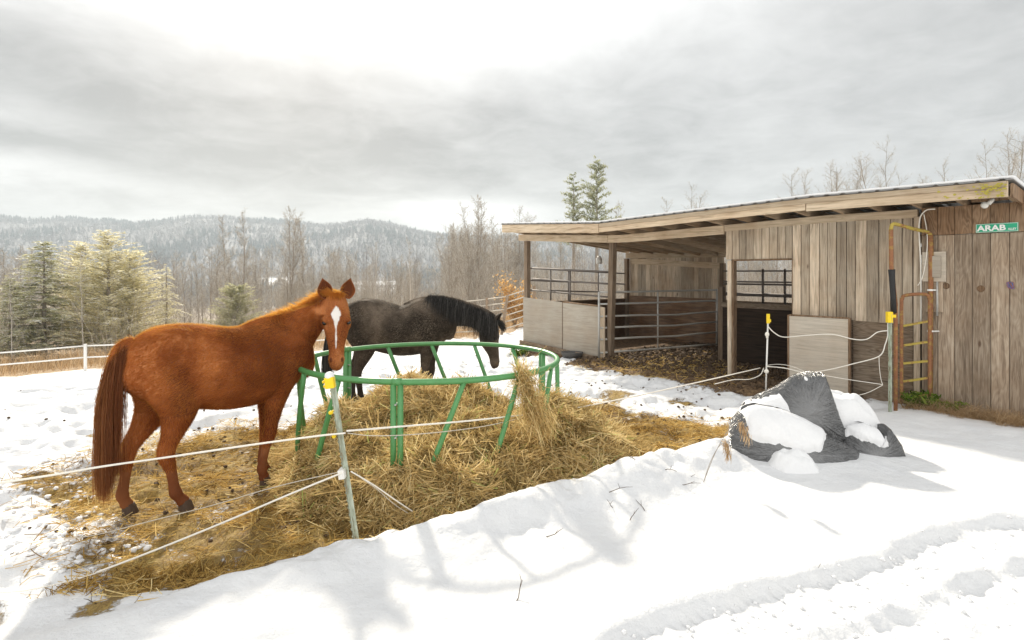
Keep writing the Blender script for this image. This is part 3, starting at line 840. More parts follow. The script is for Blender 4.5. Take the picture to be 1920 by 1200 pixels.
# rafters
for i in range(20):
    s = -0.05 + i * 0.53
    mb = MB(); mb.tint = random.uniform(0.25, 0.8)
    p0 = (s, -OV + 0.006, roof_z(s, -OV) - 0.085); p1 = (s, DEP + 0.1, roof_z(s, DEP + 0.1) - 0.085)
    mb.beam(p0, p1, 0.042, 0.15)
    mb.build('rafter', M['rafter'], shed)
# purlins across the rafters, under the sheet
for v in (0.5, 1.3, 2.1, 2.9, 3.7):
    mb = MB(); mb.tint = random.random() * 0.6
    for a, b in zip(RS[1:-2], RS[2:-1]):
        mb.beam((a + 0.001, v, roof_z(a, v) - 0.001), (b, v, roof_z(b, v) - 0.001), 0.09, 0.012)
    mb.build('roof_batten', M['lumber'], shed)
# header beams on the front line
def header(s0, s1, tint, h=0.165):
    mb = MB(); mb.tint = tint
    st = list(np.linspace(s0, s1, 6)); vs = []; fs = []
    for s in st:
        z = roof_z(s, 0) - 0.165
        for dv, dz in ((-0.035, -h), (0.045, -h), (0.045, 0), (-0.035, 0)): vs.append((s, dv, z + dz))
    for i in range(5):
        for a in range(4):
            b = (a + 1) % 4; o = i * 4
            fs.append((o + a, o + b, o + 4 + b, o + 4 + a)[::-1])
    fs.append((0, 1, 2, 3)); fs.append((23, 22, 21, 20)); mb.add(vs, fs)
    return mb.build('header_beam', M['lumber'], shed, bevel=0.005)
header(-0.25, 2.93, 0.6); header(2.94, 5.82, 0.68); header(5.83, 8.92, 0.5, 0.12)
# second header, set back a little
mb = MB(); mb.tint = 0.3
mb.beam((0.0, DEP - 0.08, roof_z(0.0, DEP) - 0.24), (SEND, DEP - 0.08, roof_z(SEND, DEP) - 0.24), 0.05, 0.16)
mb.build('back_plate', M['lumber'], shed)
# posts
def post(p0, p1, w, tint, mat='post'):
    mb = MB(); mb.tint = tint
    mb.beam(p0, p1, w, w, up=(0, 1, 0)); return mb.build('post', M[mat], shed, bevel=0.006)
post((0.07, 0.01, -0.25), (0.07, 0.01, roof_z(0.07, 0) - 0.335), 0.125, 0.35)
post((2.86, 0.13, -0.1), (3.04, 0.03, roof_z(3.0, 0) - 0.325), 0.13, 0.18)
post((5.93, 0.05, -0.1), (5.93, 0.05, 2.13), 0.11, 0.75, 'board')
post((0.08, DEP - 0.14, -0.6), (0.08, DEP - 0.14, roof_z(0, DEP) - 0.33), 0.12, 0.25)
for s in (3.32, 6.2, 8.7): post((s, DEP - 0.14, -0.5), (s, DEP - 0.14, roof_z(s, DEP) - 0.33), 0.12, 0.12)
post((4.72, 1.66, -0.1), (4.72, 1.66, 1.6), 0.11, 0.15)
# front half wall of plywood, two sheets
def sheet(name, mat, lo, hi, tint, bevel=0.003):
    mb = MB(); mb.tint = tint; mb.box(lo, hi); return mb.build(name, M[mat], shed, bevel=bevel)
def sheet_q(name, mat, pts, v, th, tint):
    mb = MB(); mb.tint = tint
    a = [(s, v, z) for s, z in pts]; b = [(s, v + th, z) for s, z in pts]; n = len(pts)
    mb.add(a + b, [tuple(range(n)), tuple(range(2 * n - 1, n - 1, -1))] + [(i, n + i, n + (i + 1) % n, (i + 1) % n) for i in range(n)])
    return mb.build(name, M[mat], shed, bevel=0.003)
sheet_q('half_wall_panel', 'plywood', [(0.0, 0.12), (1.50, -0.02), (1.50, 1.19), (0.0, 1.265)], -0.075, 0.018, 0.52)
sheet_q('half_wall_panel', 'plywood', [(1.515, -0.03), (2.70, -0.10), (2.70, 1.13), (1.515, 1.18)], -0.075, 0.018, 0.62)
sheet_q('half_wall_cap', 'siding_brown', [(1.52, 1.185), (2.72, 1.137), (2.72, 1.16), (1.52, 1.21)], -0.085, 0.10, 0.4)
sheet_q('corner_strip', 'post', [(1.496, -0.02), (1.52, -0.03), (1.52, 1.20), (1.496, 1.20)], -0.082, 0.006, 0.1)
sheet_q('jamb_board', 'board', [(2.71, -0.1), (2.86, -0.1), (2.86, 1.12), (2.71, 1.14)], -0.06, 0.03, 0.7)
sheet_q('half_wall_board', 'kick', [(0.0, -0.2), (2.7, -0.2), (2.7, 1.1), (0.0, 1.2)], 0.075, 0.02, 0.5)
sheet_q('sill_board', 'plywood_old', [(-0.05, -0.02), (2.6, -0.10), (2.6, 0.02), (-0.05, 0.14)], -0.16, 0.025, 0.6)
# left end: kick board and pipe rails
mb = MB(); mb.tint = 0.3; mb.box((0.02, 0.1, -0.7), (0.045, DEP - 0.1, 1.10)); mb.build('end_kickboard', M['kick'], shed)
mb = MB(); mb.tint = 0.6; mb.box((-0.01, 0.08, 1.10), (0.08, DEP - 0.1, 1.135)); mb.build('end_cap', M['plywood_old'], shed)
for z in (1.44, 1.70, 2.02):
    mb = MB(); mb.tube([(0.03, 0.06, z + 0.01), (0.03, DEP - 0.1, z - 0.14)], 0.021, 8)
    mb.build('end_rail', M['steel_dark'], shed, smooth=True)
mb = MB(); mb.tube([(0.03, 1.55, 1.1), (0.03, 1.55, 1.98)], 0.024, 8); mb.build('end_upright', M['steel_dark'], shed, smooth=True)
mb = MB(); mb.tube([(0.03, 2.75, 1.1), (0.03, 2.75, 1.92)], 0.018, 8); mb.build('end_upright', M['steel_dark'], shed, smooth=True)
# upright rail panel inside the front half wall
for z, s1 in ((1.45, 2.8), (1.75, 2.8), (2.03, 2.8)):
    mb = MB(); mb.tube([(0.1, 0.16, z + 0.0), (s1, 0.16, z - 0.10)], 0.019, 8); mb.build('front_rail', M['steel_dark'], shed, smooth=True)
mb = MB(); mb.tube([(1.52, 0.16, 1.1), (1.52, 0.16, 1.97)], 0.025, 8); mb.build('front_upright', M['steel_dark'], shed, smooth=True)
mb = MB(); mb.tube([(0.82, 0.16, 1.2), (0.82, 0.16, 2.0)], 0.018, 8); mb.build('front_upright', M['steel_dark'], shed, smooth=True)
# boarded walls
def boards(name, mat, s0, s1, v, z0, z1, w, th, parent=shed, gap=0.010, axis='s', zj=0.0, zt=None, tr=(0.1, 0.9)):
    mb = MB(); s = s0
    while s < s1 - 0.02:
        ww = min(w * random.uniform(0.85, 1.15), s1 - s)
        mb.tint = random.uniform(*tr)
        lo = z0 + rjit(zj); hi = (zt(s) if zt else z1)
        d = rjit(0.006)
        if axis == 's': mb.box((s + gap / 2, v + d, lo), (s + ww - gap / 2, v + th + d, hi))
        else: mb.box((v + d, s + gap / 2, lo), (v + th + d, s + ww - gap / 2, hi))
        s += ww
    return mb.build(name, M[mat], parent, bevel=0.003)
boards('back_wall', 'board', 0.12, 3.30, DEP - 0.05, 1.15, 2.45, 0.15, 0.022, zt=lambda s: roof_z(s, DEP) - 0.01, tr=(0.2, 0.85))
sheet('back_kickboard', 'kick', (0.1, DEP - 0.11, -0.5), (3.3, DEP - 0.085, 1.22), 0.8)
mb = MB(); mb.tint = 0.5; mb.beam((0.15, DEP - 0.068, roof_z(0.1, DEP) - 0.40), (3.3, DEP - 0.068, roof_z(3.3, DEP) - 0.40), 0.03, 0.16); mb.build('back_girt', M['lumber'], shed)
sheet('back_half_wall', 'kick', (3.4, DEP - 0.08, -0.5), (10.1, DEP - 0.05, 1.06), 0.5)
sheet('back_half_wall_cap', 'plywood_old', (3.38, DEP - 0.12, 1.061), (10.1, DEP - 0.02, 1.19), 0.4)
for z, r in ((1.36, 0.045), (1.62, 0.024), (1.68, 0.02), (1.95, 0.02)):
    mb = MB(); mb.tube([(3.38, DEP - 0.2, z), (10.1, DEP - 0.2, z)], r, 8); mb.build('back_rail', M['steel_dark'], shed, smooth=True)
for s in (4.45, 5.0, 6.9):
    mb = MB(); mb.tube([(s, DEP - 0.2, 1.15), (s, DEP - 0.2, 2.0)], 0.03, 8); mb.build('back_upright', M['steel_dark'], shed, smooth=True)
# partition between the two stalls
sheet('stall_partition', 'dark_board', (4.78, 1.6, -0.1), (9.6, 1.63, 1.16), 0.1)  # coloured darker so the doorway below the rail reads as shaded opening
sheet('partition_cap', 'plywood_old', (4.76, 1.58, 1.161), (9.6, 1.66, 1.27), 0.3)
# right part: a solid cross wall inside keeps the tack room dark
mb = MB(); mb.tint = 0.3; mb.box((9.02, 0.06, -0.1), (9.05, DEP - 0.06, 2.45)); mb.build('inner_wall', M['siding_brown'], shed)
# front board wall
topf = lambda s: roof_z(s, 0) - 0.272
boards('front_wall', 'board', 7.10, 8.86, -0.028, 1.15, 2.6, 0.148, 0.024, zj=0.012, zt=topf)
boards('over_door_wall', 'board', 5.86, 7.095, -0.030, 2.15, 2.6, 0.148, 0.024, zt=topf)
sheet('gap_shade_sheet', 'dark_board', (7.11, 0.004, 1.22), (8.86, 0.012, 2.66), 0.2)  # unseen dark sheets added behind the boards to keep their gaps dark
sheet('gap_shade_sheet', 'dark_board', (5.99, 0.002, 2.155), (7.10, 0.010, 2.66), 0.2)
sheet('lower_wall', 'plywood_old', (8.05, -0.02, -0.15), (8.86, -0.002, 1.2), 0.35)
sheet('lower_wall', 'plywood_old', (7.08, 0.0, -0.15), (8.045, 0.018, 1.2), 0.2)
mb = MB(); mb.tint = 0.2
mb.box((5.985, -0.05, 2.12), (7.10, 0.06, 2.15)); mb.box((5.985, -0.05, -0.1), (6.03, 0.06, 2.119)); mb.box((7.075, -0.001, 0.0), (7.105, 0.06, 2.119))
mb.build('door_frame', M['siding_brown'], shed, bevel=0.004)
# corner trim boards
boards('corner_trim', 'board', 8.87, 8.96, -0.05, -0.05, 2.6, 0.09, 0.03, zt=topf, tr=(0.5, 0.6))
# T1-11 siding with grooves
def siding(name, mat, s0, s1, v, z0, zt, parent=shed, pitch=0.197, groove=0.012, tr=(0.3, 0.7)):
    mb = MB(); s = s0
    while s < s1 - 0.01:
        e = min(s + pitch, s1)
        mb.tint = random.uniform(*tr)
        za = zt if isinstance(zt, float) else zt(s); zb = zt if isinstance(zt, float) else zt(e)
        x0, x1 = s + groove / 2, e - groove / 2
        vs = [(x0, v, z0), (x1, v, z0), (x1, v, zb), (x0, v, za), (x0, v + 0.012, z0), (x1, v + 0.012, z0), (x1, v + 0.012, zb), (x0, v + 0.012, za)]
        mb.add(vs, [(0, 1, 2, 3), (0, 4, 5, 1), (1, 5, 6, 2), (2, 6, 7, 3), (3, 7, 4, 0)])
        s = e
    zc = zt if isinstance(zt, float) else zt(s1)
    mb.tint = 0.05
    mb.box((s0, v + 0.0085, z0 + 0.002), (s1, v + 0.016, zc - 0.004))
    return mb.build(name, M[mat], parent)
topw = lambda s: roof_z(s, 0) - 0.16
siding('siding_panel', 'siding', 8.975, SEND, -0.045, -0.12, 2.43)
o = siding('upper_siding', 'siding_brown', 8.975, SEND, -0.055, 2.437, lambda s: roof_z(s, 0) - 0.155)
# plugs of old bolts in the siding, two round brown knots
for s, z in ((9.27, 1.72), (9.66, 1.69)):
    mb = MB(); mb.tint = 0.2
    n = 14; r = 0.045
    ring = [(s + r * math.cos(2 * math.pi * k / n), -0.05, z + r * math.sin(2 * math.pi * k / n)) for k in range(n)]
    ring2 = [(s + r * .6 * math.cos(2 * math.pi * k / n), -0.058, z + r * .6 * math.sin(2 * math.pi * k / n)) for k in range(n)]
    mb.add(ring + ring2, [tuple(range(n, 2 * n))] + [(k, (k + 1) % n, n + (k + 1) % n, n + k) for k in range(n)])
    mb.build('wall_plug', M['siding_brown'], shed)
# right end wall
boards('end_wall', 'siding', 0.0, DEP, SEND, -0.1, 2.9, 0.2, 0.02, axis='v', zt=None, tr=(0.3, 0.6))
mb = MB(); mb.tint = 0.5; mb.box((SEND - 0.03, -0.07, -0.1), (SEND + 0.03, -0.0, 2.88)); mb.build('corner_board', M['white_metal'], shed, bevel=0.003)
mb = MB(); mb.tint = 0.4; mb.beam((10.09, -OV + 0.01, roof_z(10.1, -OV) - 0.11), (10.09, DEP, roof_z(10.1, DEP) - 0.11), 0.03, 0.17); mb.build('barge_board', M['siding_brown'], shed)
# bunched soffit filler behind fascia, right end
sheet('eave_block', 'siding_brown', (9.55, -0.03, 2.86), (10.08, -0.005, 2.93), 0.4)

# ------------------------------------------------------------------ things on or by the shed
def on_shed(name, s, v, z, rz=0.0):
    p = shed_w(s, v, z); return empty(name, p, SHED_RZ + rz)
# sign
sg = on_shed('street_sign', 9.83, -0.064, 2.50)
tag(sg, 'green sign with white letters high on the brown siding', 'sign')
mb = MB(); mb.box((-0.222, -0.006, -0.058), (0.222, 0.0, 0.058)); sb = mb.build('sign_plate', M['sign_green'], sg, bevel=0.002)
mb = MB()
for a in ((-0.218, -0.008, 0.050, 0.218, 0.054), (-0.218, -0.008, -0.054, 0.218, -0.050)):
    mb.box((a[0], -0.0075, a[2]), (a[3], -0.0062, a[4]))
mb.box((-0.218, -0.0075, -0.0498), (-0.214, -0.0062, 0.0498)); mb.box((0.214, -0.0075, -0.0498), (0.218, -0.0062, 0.0498))
mb.build('border', M['sign_white'], sg)
def text(name, body, size, loc, mat, parent, sx=1.0, bold=0.0, ext=0.0012):
    c = bpy.data.curves.new(name, 'FONT'); c.body = body; c.size = size; c.offset = bold; c.extrude = ext
    c.resolution_u = 4
    c.materials.append(mat)
    tmp = bpy.data.objects.new(name, c); COL.objects.link(tmp)
    dg = bpy.context.evaluated_depsgraph_get(); dg.update()
    me = bpy.data.meshes.new_from_object(tmp.evaluated_get(dg))
    bpy.data.objects.remove(tmp); me.name = name
    if not me.materials: me.materials.append(mat)
    o = bpy.data.objects.new(name, me); link(o, parent)
    o.location = loc; o.rotation_euler = (R(90), 0, 0); o.scale = (sx, 1, 1)
    return o
text('lettering', 'ARAB', 0.103, (-0.205, -0.0082, -0.036), M['sign_white'], sg, 1.16, 0.0035)
text('small_lettering', 'ALLEY', 0.036, (0.118, -0.0082, -0.036), M['sign_white'], sg, 0.84, 0.0008)

# eave lamp
lp = on_shed('eave_lamp', 9.80, -0.30, 2.80)
tag(lp, 'small round white floodlight under the eave above the green sign', 'lamp')
mb = MB(); mb.tube([(0.05, 0.0, 0.06), (0.0, -0.02, 0.0)], [0.02, 0.03], 10); mb.build('lamp_holder', M['white_metal'], lp, smooth=True)
mb = MB(); mb.ball((-0.035, -0.035, -0.015), 0.045); mb.build('bulb', M['white_metal'], lp, smooth=True)
# hanging lamp at the left bay
hl = on_shed('hanging_lantern', 0.30, 2.5, 2.30)
tag(hl, 'small white lantern hanging under the left end of the shed roof', 'lantern')
mb = MB(); mb.tube([(0, 0, 0.08), (0, 0, 0.40)], 0.006, 6); mb.build('cord', M['wire'], hl)
mb = MB(); mb.tube([(0, 0, -0.14), (0, 0, -0.12), (0, 0, 0.02), (0, 0, 0.06), (0, 0, 0.09)], [0.075, 0.09, 0.09, 0.05, 0.045], 12); mb.build('shade', M['white_metal'], hl, smooth=True)
# tangle of twine on a nail
tw = on_shed('twine_coil', 9.97, -0.058, 1.74); tag(tw, 'small blue and red coil of twine hung on the siding below the sign', 'twine')
for nm_, col_, k_ in (('blue_strand', (0.12, 0.15, 0.33), 0.0), ('red_strand', (0.32, 0.12, 0.10), 1.3)):
    mb = MB(); mb.tube([(0.03 * math.sin(a_ * 0.9 + k_) * (1 + .3 * math.sin(a_ * 2.3)), -0.004 - 0.003 * math.sin(a_ * 1.7 + k_) - 0.003, 0.045 * math.cos(a_ * 1.15 + k_)) for a_ in [i_ * 0.35 for i_ in range(46)]], 0.0035, 5)
    mb.build(nm_, simple(nm_, col_, 0.7), tw, smooth=True)
# electrical box on an old board
ub = on_shed('meter_board', 9.12, -0.06, 0)
tag(ub, 'weathered board with an old grey meter box behind the rusty pipe arch', 'meter box')
mb = MB(); mb.tint = 0.7; mb.box((-0.09, -0.02, 1.35), (0.12, 0.0, 2.02)); mb.build('backing_board', M['siding'], ub, bevel=0.003)
mb = MB(); mb.tint = 0.9; mb.box((-0.12, -0.045, 1.78), (0.16, -0.021, 2.20)); mb.build('box_frame', M['plywood'], ub, bevel=0.004)
mb = MB(); mb.tint = 0.5; mb.box((0.0, -0.075, 1.84), (0.11, -0.0452, 2.14)); mb.build('box_door', M['plywood'], ub, bevel=0.006)
mb = MB(); mb.tube([(0.055, -0.03, 1.3), (0.055, -0.03, 1.78)], 0.014, 8); mb.build('conduit', M['galv'], ub, smooth=True)
# cables
def cable(name, label, pts, r, mat, cat='cable', n=6):
    mb = MB(); mb.tube(pts, r, n); o = mb.build(name, mat, None, smooth=True); tag(o, label, cat); return o
def spl(pts, k=8):
    """smooth path through points"""
    P = [Vector(p) for p in pts]; P = [P[0]] + P + [P[-1]]; out = []
    for i in range(1, len(P) - 2):
        for j in range(k):
            t = j / k
            a, b, c, d = P[i - 1], P[i], P[i + 1], P[i + 2]
            out.append(0.5 * ((2 * b) + (c - a) * t + (2 * a - 5 * b + 4 * c - d) * t * t + (3 * b - a - 3 * c + d) * t ** 3))
    out.append(P[-2]); return out
cable('looped_cable', 'cream cable looping from the eave down the siding beside the boards', spl([shed_w(9.16, -0.12, 2.80), shed_w(9.04, -0.13, 2.78), shed_w(8.97, -0.13, 2.60), shed_w(8.98, -0.10, 2.0), shed_w(8.98, -0.09, 1.2)]), 0.009, M['rope'])
cable('looped_cable', 'thinner cream cable hanging in a slack loop next to the looped cable', spl([shed_w(9.03, -0.14, 2.74), shed_w(9.07, -0.14, 2.45), shed_w(9.06, -0.13, 2.15), shed_w(9.01, -0.12, 1.85), shed_w(8.95, -0.12, 1.72)]), 0.006, M['rope'])

def P(px, py, d):
    return Vector(((px - 960) / 1100 * d, d, 1.9 - (py - 512) / 1100 * d))

# plywood stall door leaning against the front
pd = on_shed('stall_door', 7.58, -0.16, 0)
tag(pd, 'pale grey plywood panel with brown edges standing against the boards', 'panel')
mb = MB(); mb.tint = 0.95; mb.box((-0.46, -0.016, -0.16), (0.46, 0.016, 1.185)); mb.build('panel_sheet', M['plywood'], pd, bevel=0.003)
for lo, hi in (((-0.49, -0.022, -0.16), (-0.461, 0.022, 1.20)), ((0.461, -0.022, -0.16), (0.49, 0.022, 1.20)), ((-0.4605, -0.022, 1.186), (0.4605, 0.022, 1.212))):
    mb = MB(); mb.tint = 0.3; mb.box(lo, hi); mb.build('edge_strip', M['siding_brown'], pd)

# grey pipe gate swung into the bay
g0 = shed_w(2.79, -0.16); g1 = shed_w(3.50, 3.40)
dd = (g1 - g0); gl = dd.length
gate = empty('pipe_gate', (g0.x, g0.y, 0), math.atan2(dd.y, dd.x))
tag(gate, 'grey six-rail pipe gate swung open inside the shed bay', 'gate')
zs = [0.10, 0.40, 0.66, 0.92, 1.20, 1.47]
for i, z in enumerate(zs):
    bend = 0.03 if i in (1, 2, 3) else 0.0
    mb = MB(); mb.tube([(0.03, 0, z), (gl * .3, 0.01, z - 0.005), (gl * 0.62, -0.02, z - bend), (gl * .8, 0, z - bend * .3), (gl - 0.03, 0, z)], 0.022, 10)
    mb.build('gate_rail', M['galv'], gate, smooth=True)
for x, r in ((0.0, 0.026), (gl * 0.47, 0.02), (gl, 0.026)):
    mb = MB(); mb.tube([(x, -0.0, 0.06 if x else -0.02), (x, 0.0, 1.5 if x else 1.48)], r, 10); mb.build('gate_upright', M['galv'], gate, smooth=True)
for z in (1.40, 1.15, 0.86, 0.6):
    mb = MB(); q = (0.33, -0.03, z)
    mb.tube(spl([(0.30, -0.02, z + 0.05), (0.35, -0.04, z), (0.31, -0.05, z - 0.05), (0.36, -0.03, z - 0.09), (0.33, -0.03, z - 0.02)], 5), 0.007, 5); mb.build('twine_knot', M['rope'], gate)
mb = MB(); mb.tube([(0.345, -0.03, 1.5), (0.345, -0.03, 0.1)], 0.009, 6); mb.build('tie_cord', M['rope'], gate)
# rubber tub in the mud
tb = shed_w(2.1, -0.33)
mb = MB(); c = Vector((tb.x, tb.y, gz(tb.x, tb.y)))
prof = [(0.0, 0.03), (0.20, 0.03), (0.24, 0.11), (0.26, 0.115), (0.26, 0.095), (0.22, 0.0), (0, 0.0)]
vs = []; fs = []; n = 20
for r_, z_ in prof:
    for k in range(n): vs.append((c.x + r_ * math.cos(2 * math.pi * k / n), c.y + r_ * .8 * math.sin(2 * math.pi * k / n), c.z + z_))
for i in range(len(prof) - 1):
    for k in range(n): fs.append((i * n + k, i * n + (k + 1) % n, (i + 1) * n + (k + 1) % n, (i + 1) * n + k))
mb.add(vs, fs); tag(mb.build('feed_tub', M['grey_tub'], None, smooth=True), 'low dark rubber feed tub in front of the plywood half wall', 'tub')

# rusty arch and its small gate
arch = empty('pipe_arch', (5.31, 8.12, 0)); tag(arch, 'tall rusty pipe archway standing in front of the siding', 'archway')
A0 = Vector((0, 0, 0)); A1 = Vector((0.62, 0.17, 0))
mb = MB(); mb.tube([(0, 0, -0.02), (0, 0, 1.45)], 0.026, 10); mb.build('left_post', M['rust'], arch, smooth=True)
mb = MB(); mb.tube([(0, 0, 1.45), (-0.06, 0, 2.0), (-0.065, 0, 2.5)], 0.028, 10); mb.build('left_post', M['rust'], arch, smooth=True)
mb = MB(); mb.tube([(-0.022, -0.0, 1.35), (-0.035, 0, 1.6), (-0.05, 0, 1.83), (-0.055, 0, 1.95)], [0.036, 0.037, 0.038, 0.045], 10); mb.build('rubber_sleeve', M['black_rubber'], arch, smooth=True)
mb = MB(); mb.tube(spl([(-0.065, 0, 2.50), (-0.04, 0.01, 2.57), (0.04, 0.03, 2.575), (0.3, 0.09, 2.52), (0.54, 0.15, 2.48), (0.60, 0.165, 2.44)]), 0.025, 10); mb.build('top_bar', M['rust_yellow'], arch, smooth=True)
mb = MB(); mb.tube([(0.60, 0.165, 2.44), (0.61, 0.17, 2.2), (0.60, 0.17, 0.0)], 0.032, 10); mb.build('right_post', M['rust'], arch, smooth=True)
for z in (1.66, 1.08):
    mb = MB(); mb.tube([(0.60, 0.17, z - 0.012), (0.60, 0.17, z + 0.012)], 0.037, 12); mb.tube([(0.62, 0.13, z), (0.72, 0.16, z)], 0.012, 6); mb.build('pipe_clamp', M['white_metal'], arch)
gt = empty('walk_gate', (5.31, 8.12, 0)); tag(gt, 'narrow rusty five-rung gate with yellow lichen hanging in the pipe archway', 'gate')
B0 = Vector((0.30, 0.33, 0)); B1 = Vector((0.575, 0.145, 0))
mb = MB(); mb.tube(spl([B0 + Vector((0, 0, 0.04)), B0 + Vector((0, 0, 1.40)), B0 + Vector((0.01, 0, 1.52)), B0.lerp(B1, 0.15) + Vector((0, 0, 1.58)), B0.lerp(B1, 0.85) + Vector((0, 0, 1.60)), B1 + Vector((0, 0, 1.52)), B1 + Vector((0, 0, 1.35)), B1 + Vector((0, 0, 0.12))], 5), 0.024, 10)
mb.build('gate_frame', M['rust'], gt, smooth=True)
for z0, z1 in ((1.14, 1.22), (0.86, 0.93), (0.60, 0.66), (0.34, 0.42), (0.10, 0.18)):
    mb = MB(); mb.beam(B0 + Vector((0.02, -0.01, z0)), B1 + Vector((-0.02, 0.01, z1)), 0.045, 0.03); mb.build('rung', M['rust_yellow'], gt)
# ------------------------------------------------------------------ round bale feeder
FC = np.array([-0.85, 6.17]); FR = 1.325
feeder = empty('bale_feeder', (FC[0], FC[1], 0)); tag(feeder, 'round green tubular hay feeder ring filled with loose hay', 'hay feeder')
def ring(z, r, name, wob=0.0):
    mb = MB(); n = 72
    mb.tube([(FR * math.cos(2 * math.pi * k / n), FR * math.sin(2 * math.pi * k / n), z + wob * math.sin(2 * math.pi * k / n * 2)) for k in range(n)], r, 10, closed=True)
    return mb.build(name, M['green'], feeder, smooth=True)
ZR = 1.0
ring(ZR, 0.027, 'top_ring', 0.004); ring(0.10, 0.025, 'bottom_ring')
for j in range(3):
    a0 = R(-94.4 + 120 * j)
    for da in (-0.022, 0.022):
        a = a0 + da; mb = MB()
        mb.tube([(FR * math.cos(a), FR * math.sin(a), ZR - 0.02), (FR * math.cos(a), FR * math.sin(a), 0.0)], 0.0255, 10); mb.build('upright', M['green'], feeder, smooth=True)
    mb = MB(); mb.tube([((FR + .0) * math.cos(a0 + q), (FR) * math.sin(a0 + q), ZR) for q in (-0.03, 0.0, 0.03)], 0.032, 10); mb.build('joint_sleeve', M['green'], feeder, smooth=True)
    for z in (0.82, 0.55):
        mb = MB(); mb.tube([((FR - .05) * math.cos(a0), (FR - .05) * math.sin(a0), z), ((FR + .05) * math.cos(a0), (FR + .05) * math.sin(a0), z)], 0.008, 6); mb.build('bolt', M['galv'], feeder)
    for i in range(1, 5):
        a = a0 + R(24 * i + 0.0); b = a - R(15)
        pts = []
        for k in range(7):
            t = k / 6; w = a + (b - a) * t
            pts.append((FR * math.cos(w), FR * math.sin(w), ZR - 0.02 - t * (ZR - 0.12)))
        mb = MB(); mb.tube(pts, 0.0235, 10); mb.build('slant_bar', M['green'], feeder, smooth=True)
# ------------------------------------------------------------------ hay
def hay_h(x, y):
    g = lambda cx, cy, rx, ry, a, p=2: a * np.exp(-((np.abs(x - cx) / rx) ** p + (np.abs(y - cy) / ry) ** p))
    h = np.maximum(g(-0.9, 6.35, 1.05, 0.85, 0.72, 2.4), g(-0.35, 5.55, 1.15, 0.75, 0.50, 2.2))
    h = np.maximum(h, g(-1.68, 5.72, 0.32, 0.60, 0.62, 2.2))
    h = np.maximum(h, g(-1.32, 5.30, 0.40, 0.5, 0.42))
    h = np.maximum(h, g(0.42, 5.85, 0.70, 0.80, 0.60, 2.2))
    h = np.maximum(h, g(-0.7, 4.98, 0.9, 0.42, 0.36, 2.4))
    h = np.maximum(h, g(0.75, 5.75, 0.75, 0.5, 0.22))
    n = fbm(x * 2.6, y * 2.6, octv=4, seed=101)
    h = h * (1 + 0.28 * n) + 0.05 * fbm(x * 8, y * 8, octv=3, seed=103) * sstep(0.05, 0.25, h)
    return h - 0.045
hgx = np.arange(-3.1, 2.0, 0.03); hgy = np.arange(4.1, 7.9, 0.03)
HGX, HGY = np.meshgrid(hgx, hgy)
hh = hay_h(HGX.ravel(), HGY.ravel())
gb = ground_h(HGX.ravel(), HGY.ravel())
hz = np.where(hh > 0, np.maximum(hh, gb - 0.01), gb - 0.08)
nxh, nyh = len(hgx), len(hgy)
ii = (np.arange(nyh - 1)[:, None] * nxh + np.arange(nxh - 1)[None, :]).ravel()
F = np.stack([ii, ii + 1, ii + nxh + 1, ii + nxh], 1)
keep = (hh[F] > -0.02).any(axis=1)
hv = np.stack([HGX.ravel(), HGY.ravel(), hz], 1)
base_t = 0.22 + 0.2 * fbm(hv[:, 0] * 14, hv[:, 1] * 14, octv=3, seed=107)
used = np.unique(F[keep]); remap = np.full(len(hv), -1); remap[used] = np.arange(len(used))
V0, F0, T0 = hv[used], remap[F[keep]], base_t[used]
def strands(bx, by, bz, n_len, width, up=0.25, curl=0.25, seg=4, dirs=None, nrm=None, droop=0.0):
    n = len(bx)
    th = rng.uniform(0, 2 * math.pi, n)
    if dirs is None:
        D = np.stack([np.cos(th), np.sin(th), rng.normal(0, up, n)], 1)
    else: D = dirs
    if nrm is not None: D = D - nrm * (D * nrm).sum(1)[:, None] + nrm * np.abs(rng.normal(0, up, n))[:, None]
    D = unit(D)
    side = unit(np.cross(D, rng.normal(0, 1, (n, 3))))
    bend = unit(np.cross(D, side)) * rng.normal(0, curl, n)[:, None]
    t = np.linspace(0, 1, seg)
    C = np.stack([bx, by, bz], 1)[:, None, :] + D[:, None, :] * (n_len[:, None] * (t - 0.35)[None, :])[:, :, None] + bend[:, None, :] * (n_len[:, None] * ((t - .5) ** 2 * 2)[None, :])[:, :, None]
    if droop: C[:, :, 2] -= droop * n_len[:, None] * (t ** 2)[None, :]
    return ribbons(C, width, side, taper=False)
# sample the pile
N = 60000
sx = rng.uniform(-3.0, 1.9, N * 3); sy = rng.uniform(4.15, 7.7, N * 3)
hs = hay_h(sx, sy); ok = hs > 0.0
sx, sy, hs = sx[ok][:N], sy[ok][:N], hs[ok][:N]
e = 0.02
nr = unit(np.stack([-(hay_h(sx + e, sy) - hs) / e, -(hay_h(sx, sy + e) - hs) / e, np.ones(len(sx))], 1))
cl = fbm(sx * 3.5, sy * 3.5, octv=2, seed=111)            # locks of hay lie the same way
th = cl * 5.0 + rng.normal(0, 0.75, len(sx))
D = np.stack([np.cos(th), np.sin(th), np.zeros(len(sx))], 1)
V1, F1 = strands(sx, sy, hs + 0.008 + rng.uniform(-0.01, 0.025, len(sx)), rng.uniform(0.08, 0.28, len(sx)), rng.uniform(0.0035, 0.0085, len(sx)), up=0.22, curl=0.35, dirs=D, nrm=nr, seg=5)
t1 = np.clip(0.50 + 0.30 * fbm(sx * 6, sy * 6, octv=2, seed=113) + rng.normal(0, 0.20, len(sx)), 0, 0.97)
t1 = np.where(rng.random(len(sx)) < 0.02, 1.0, t1)
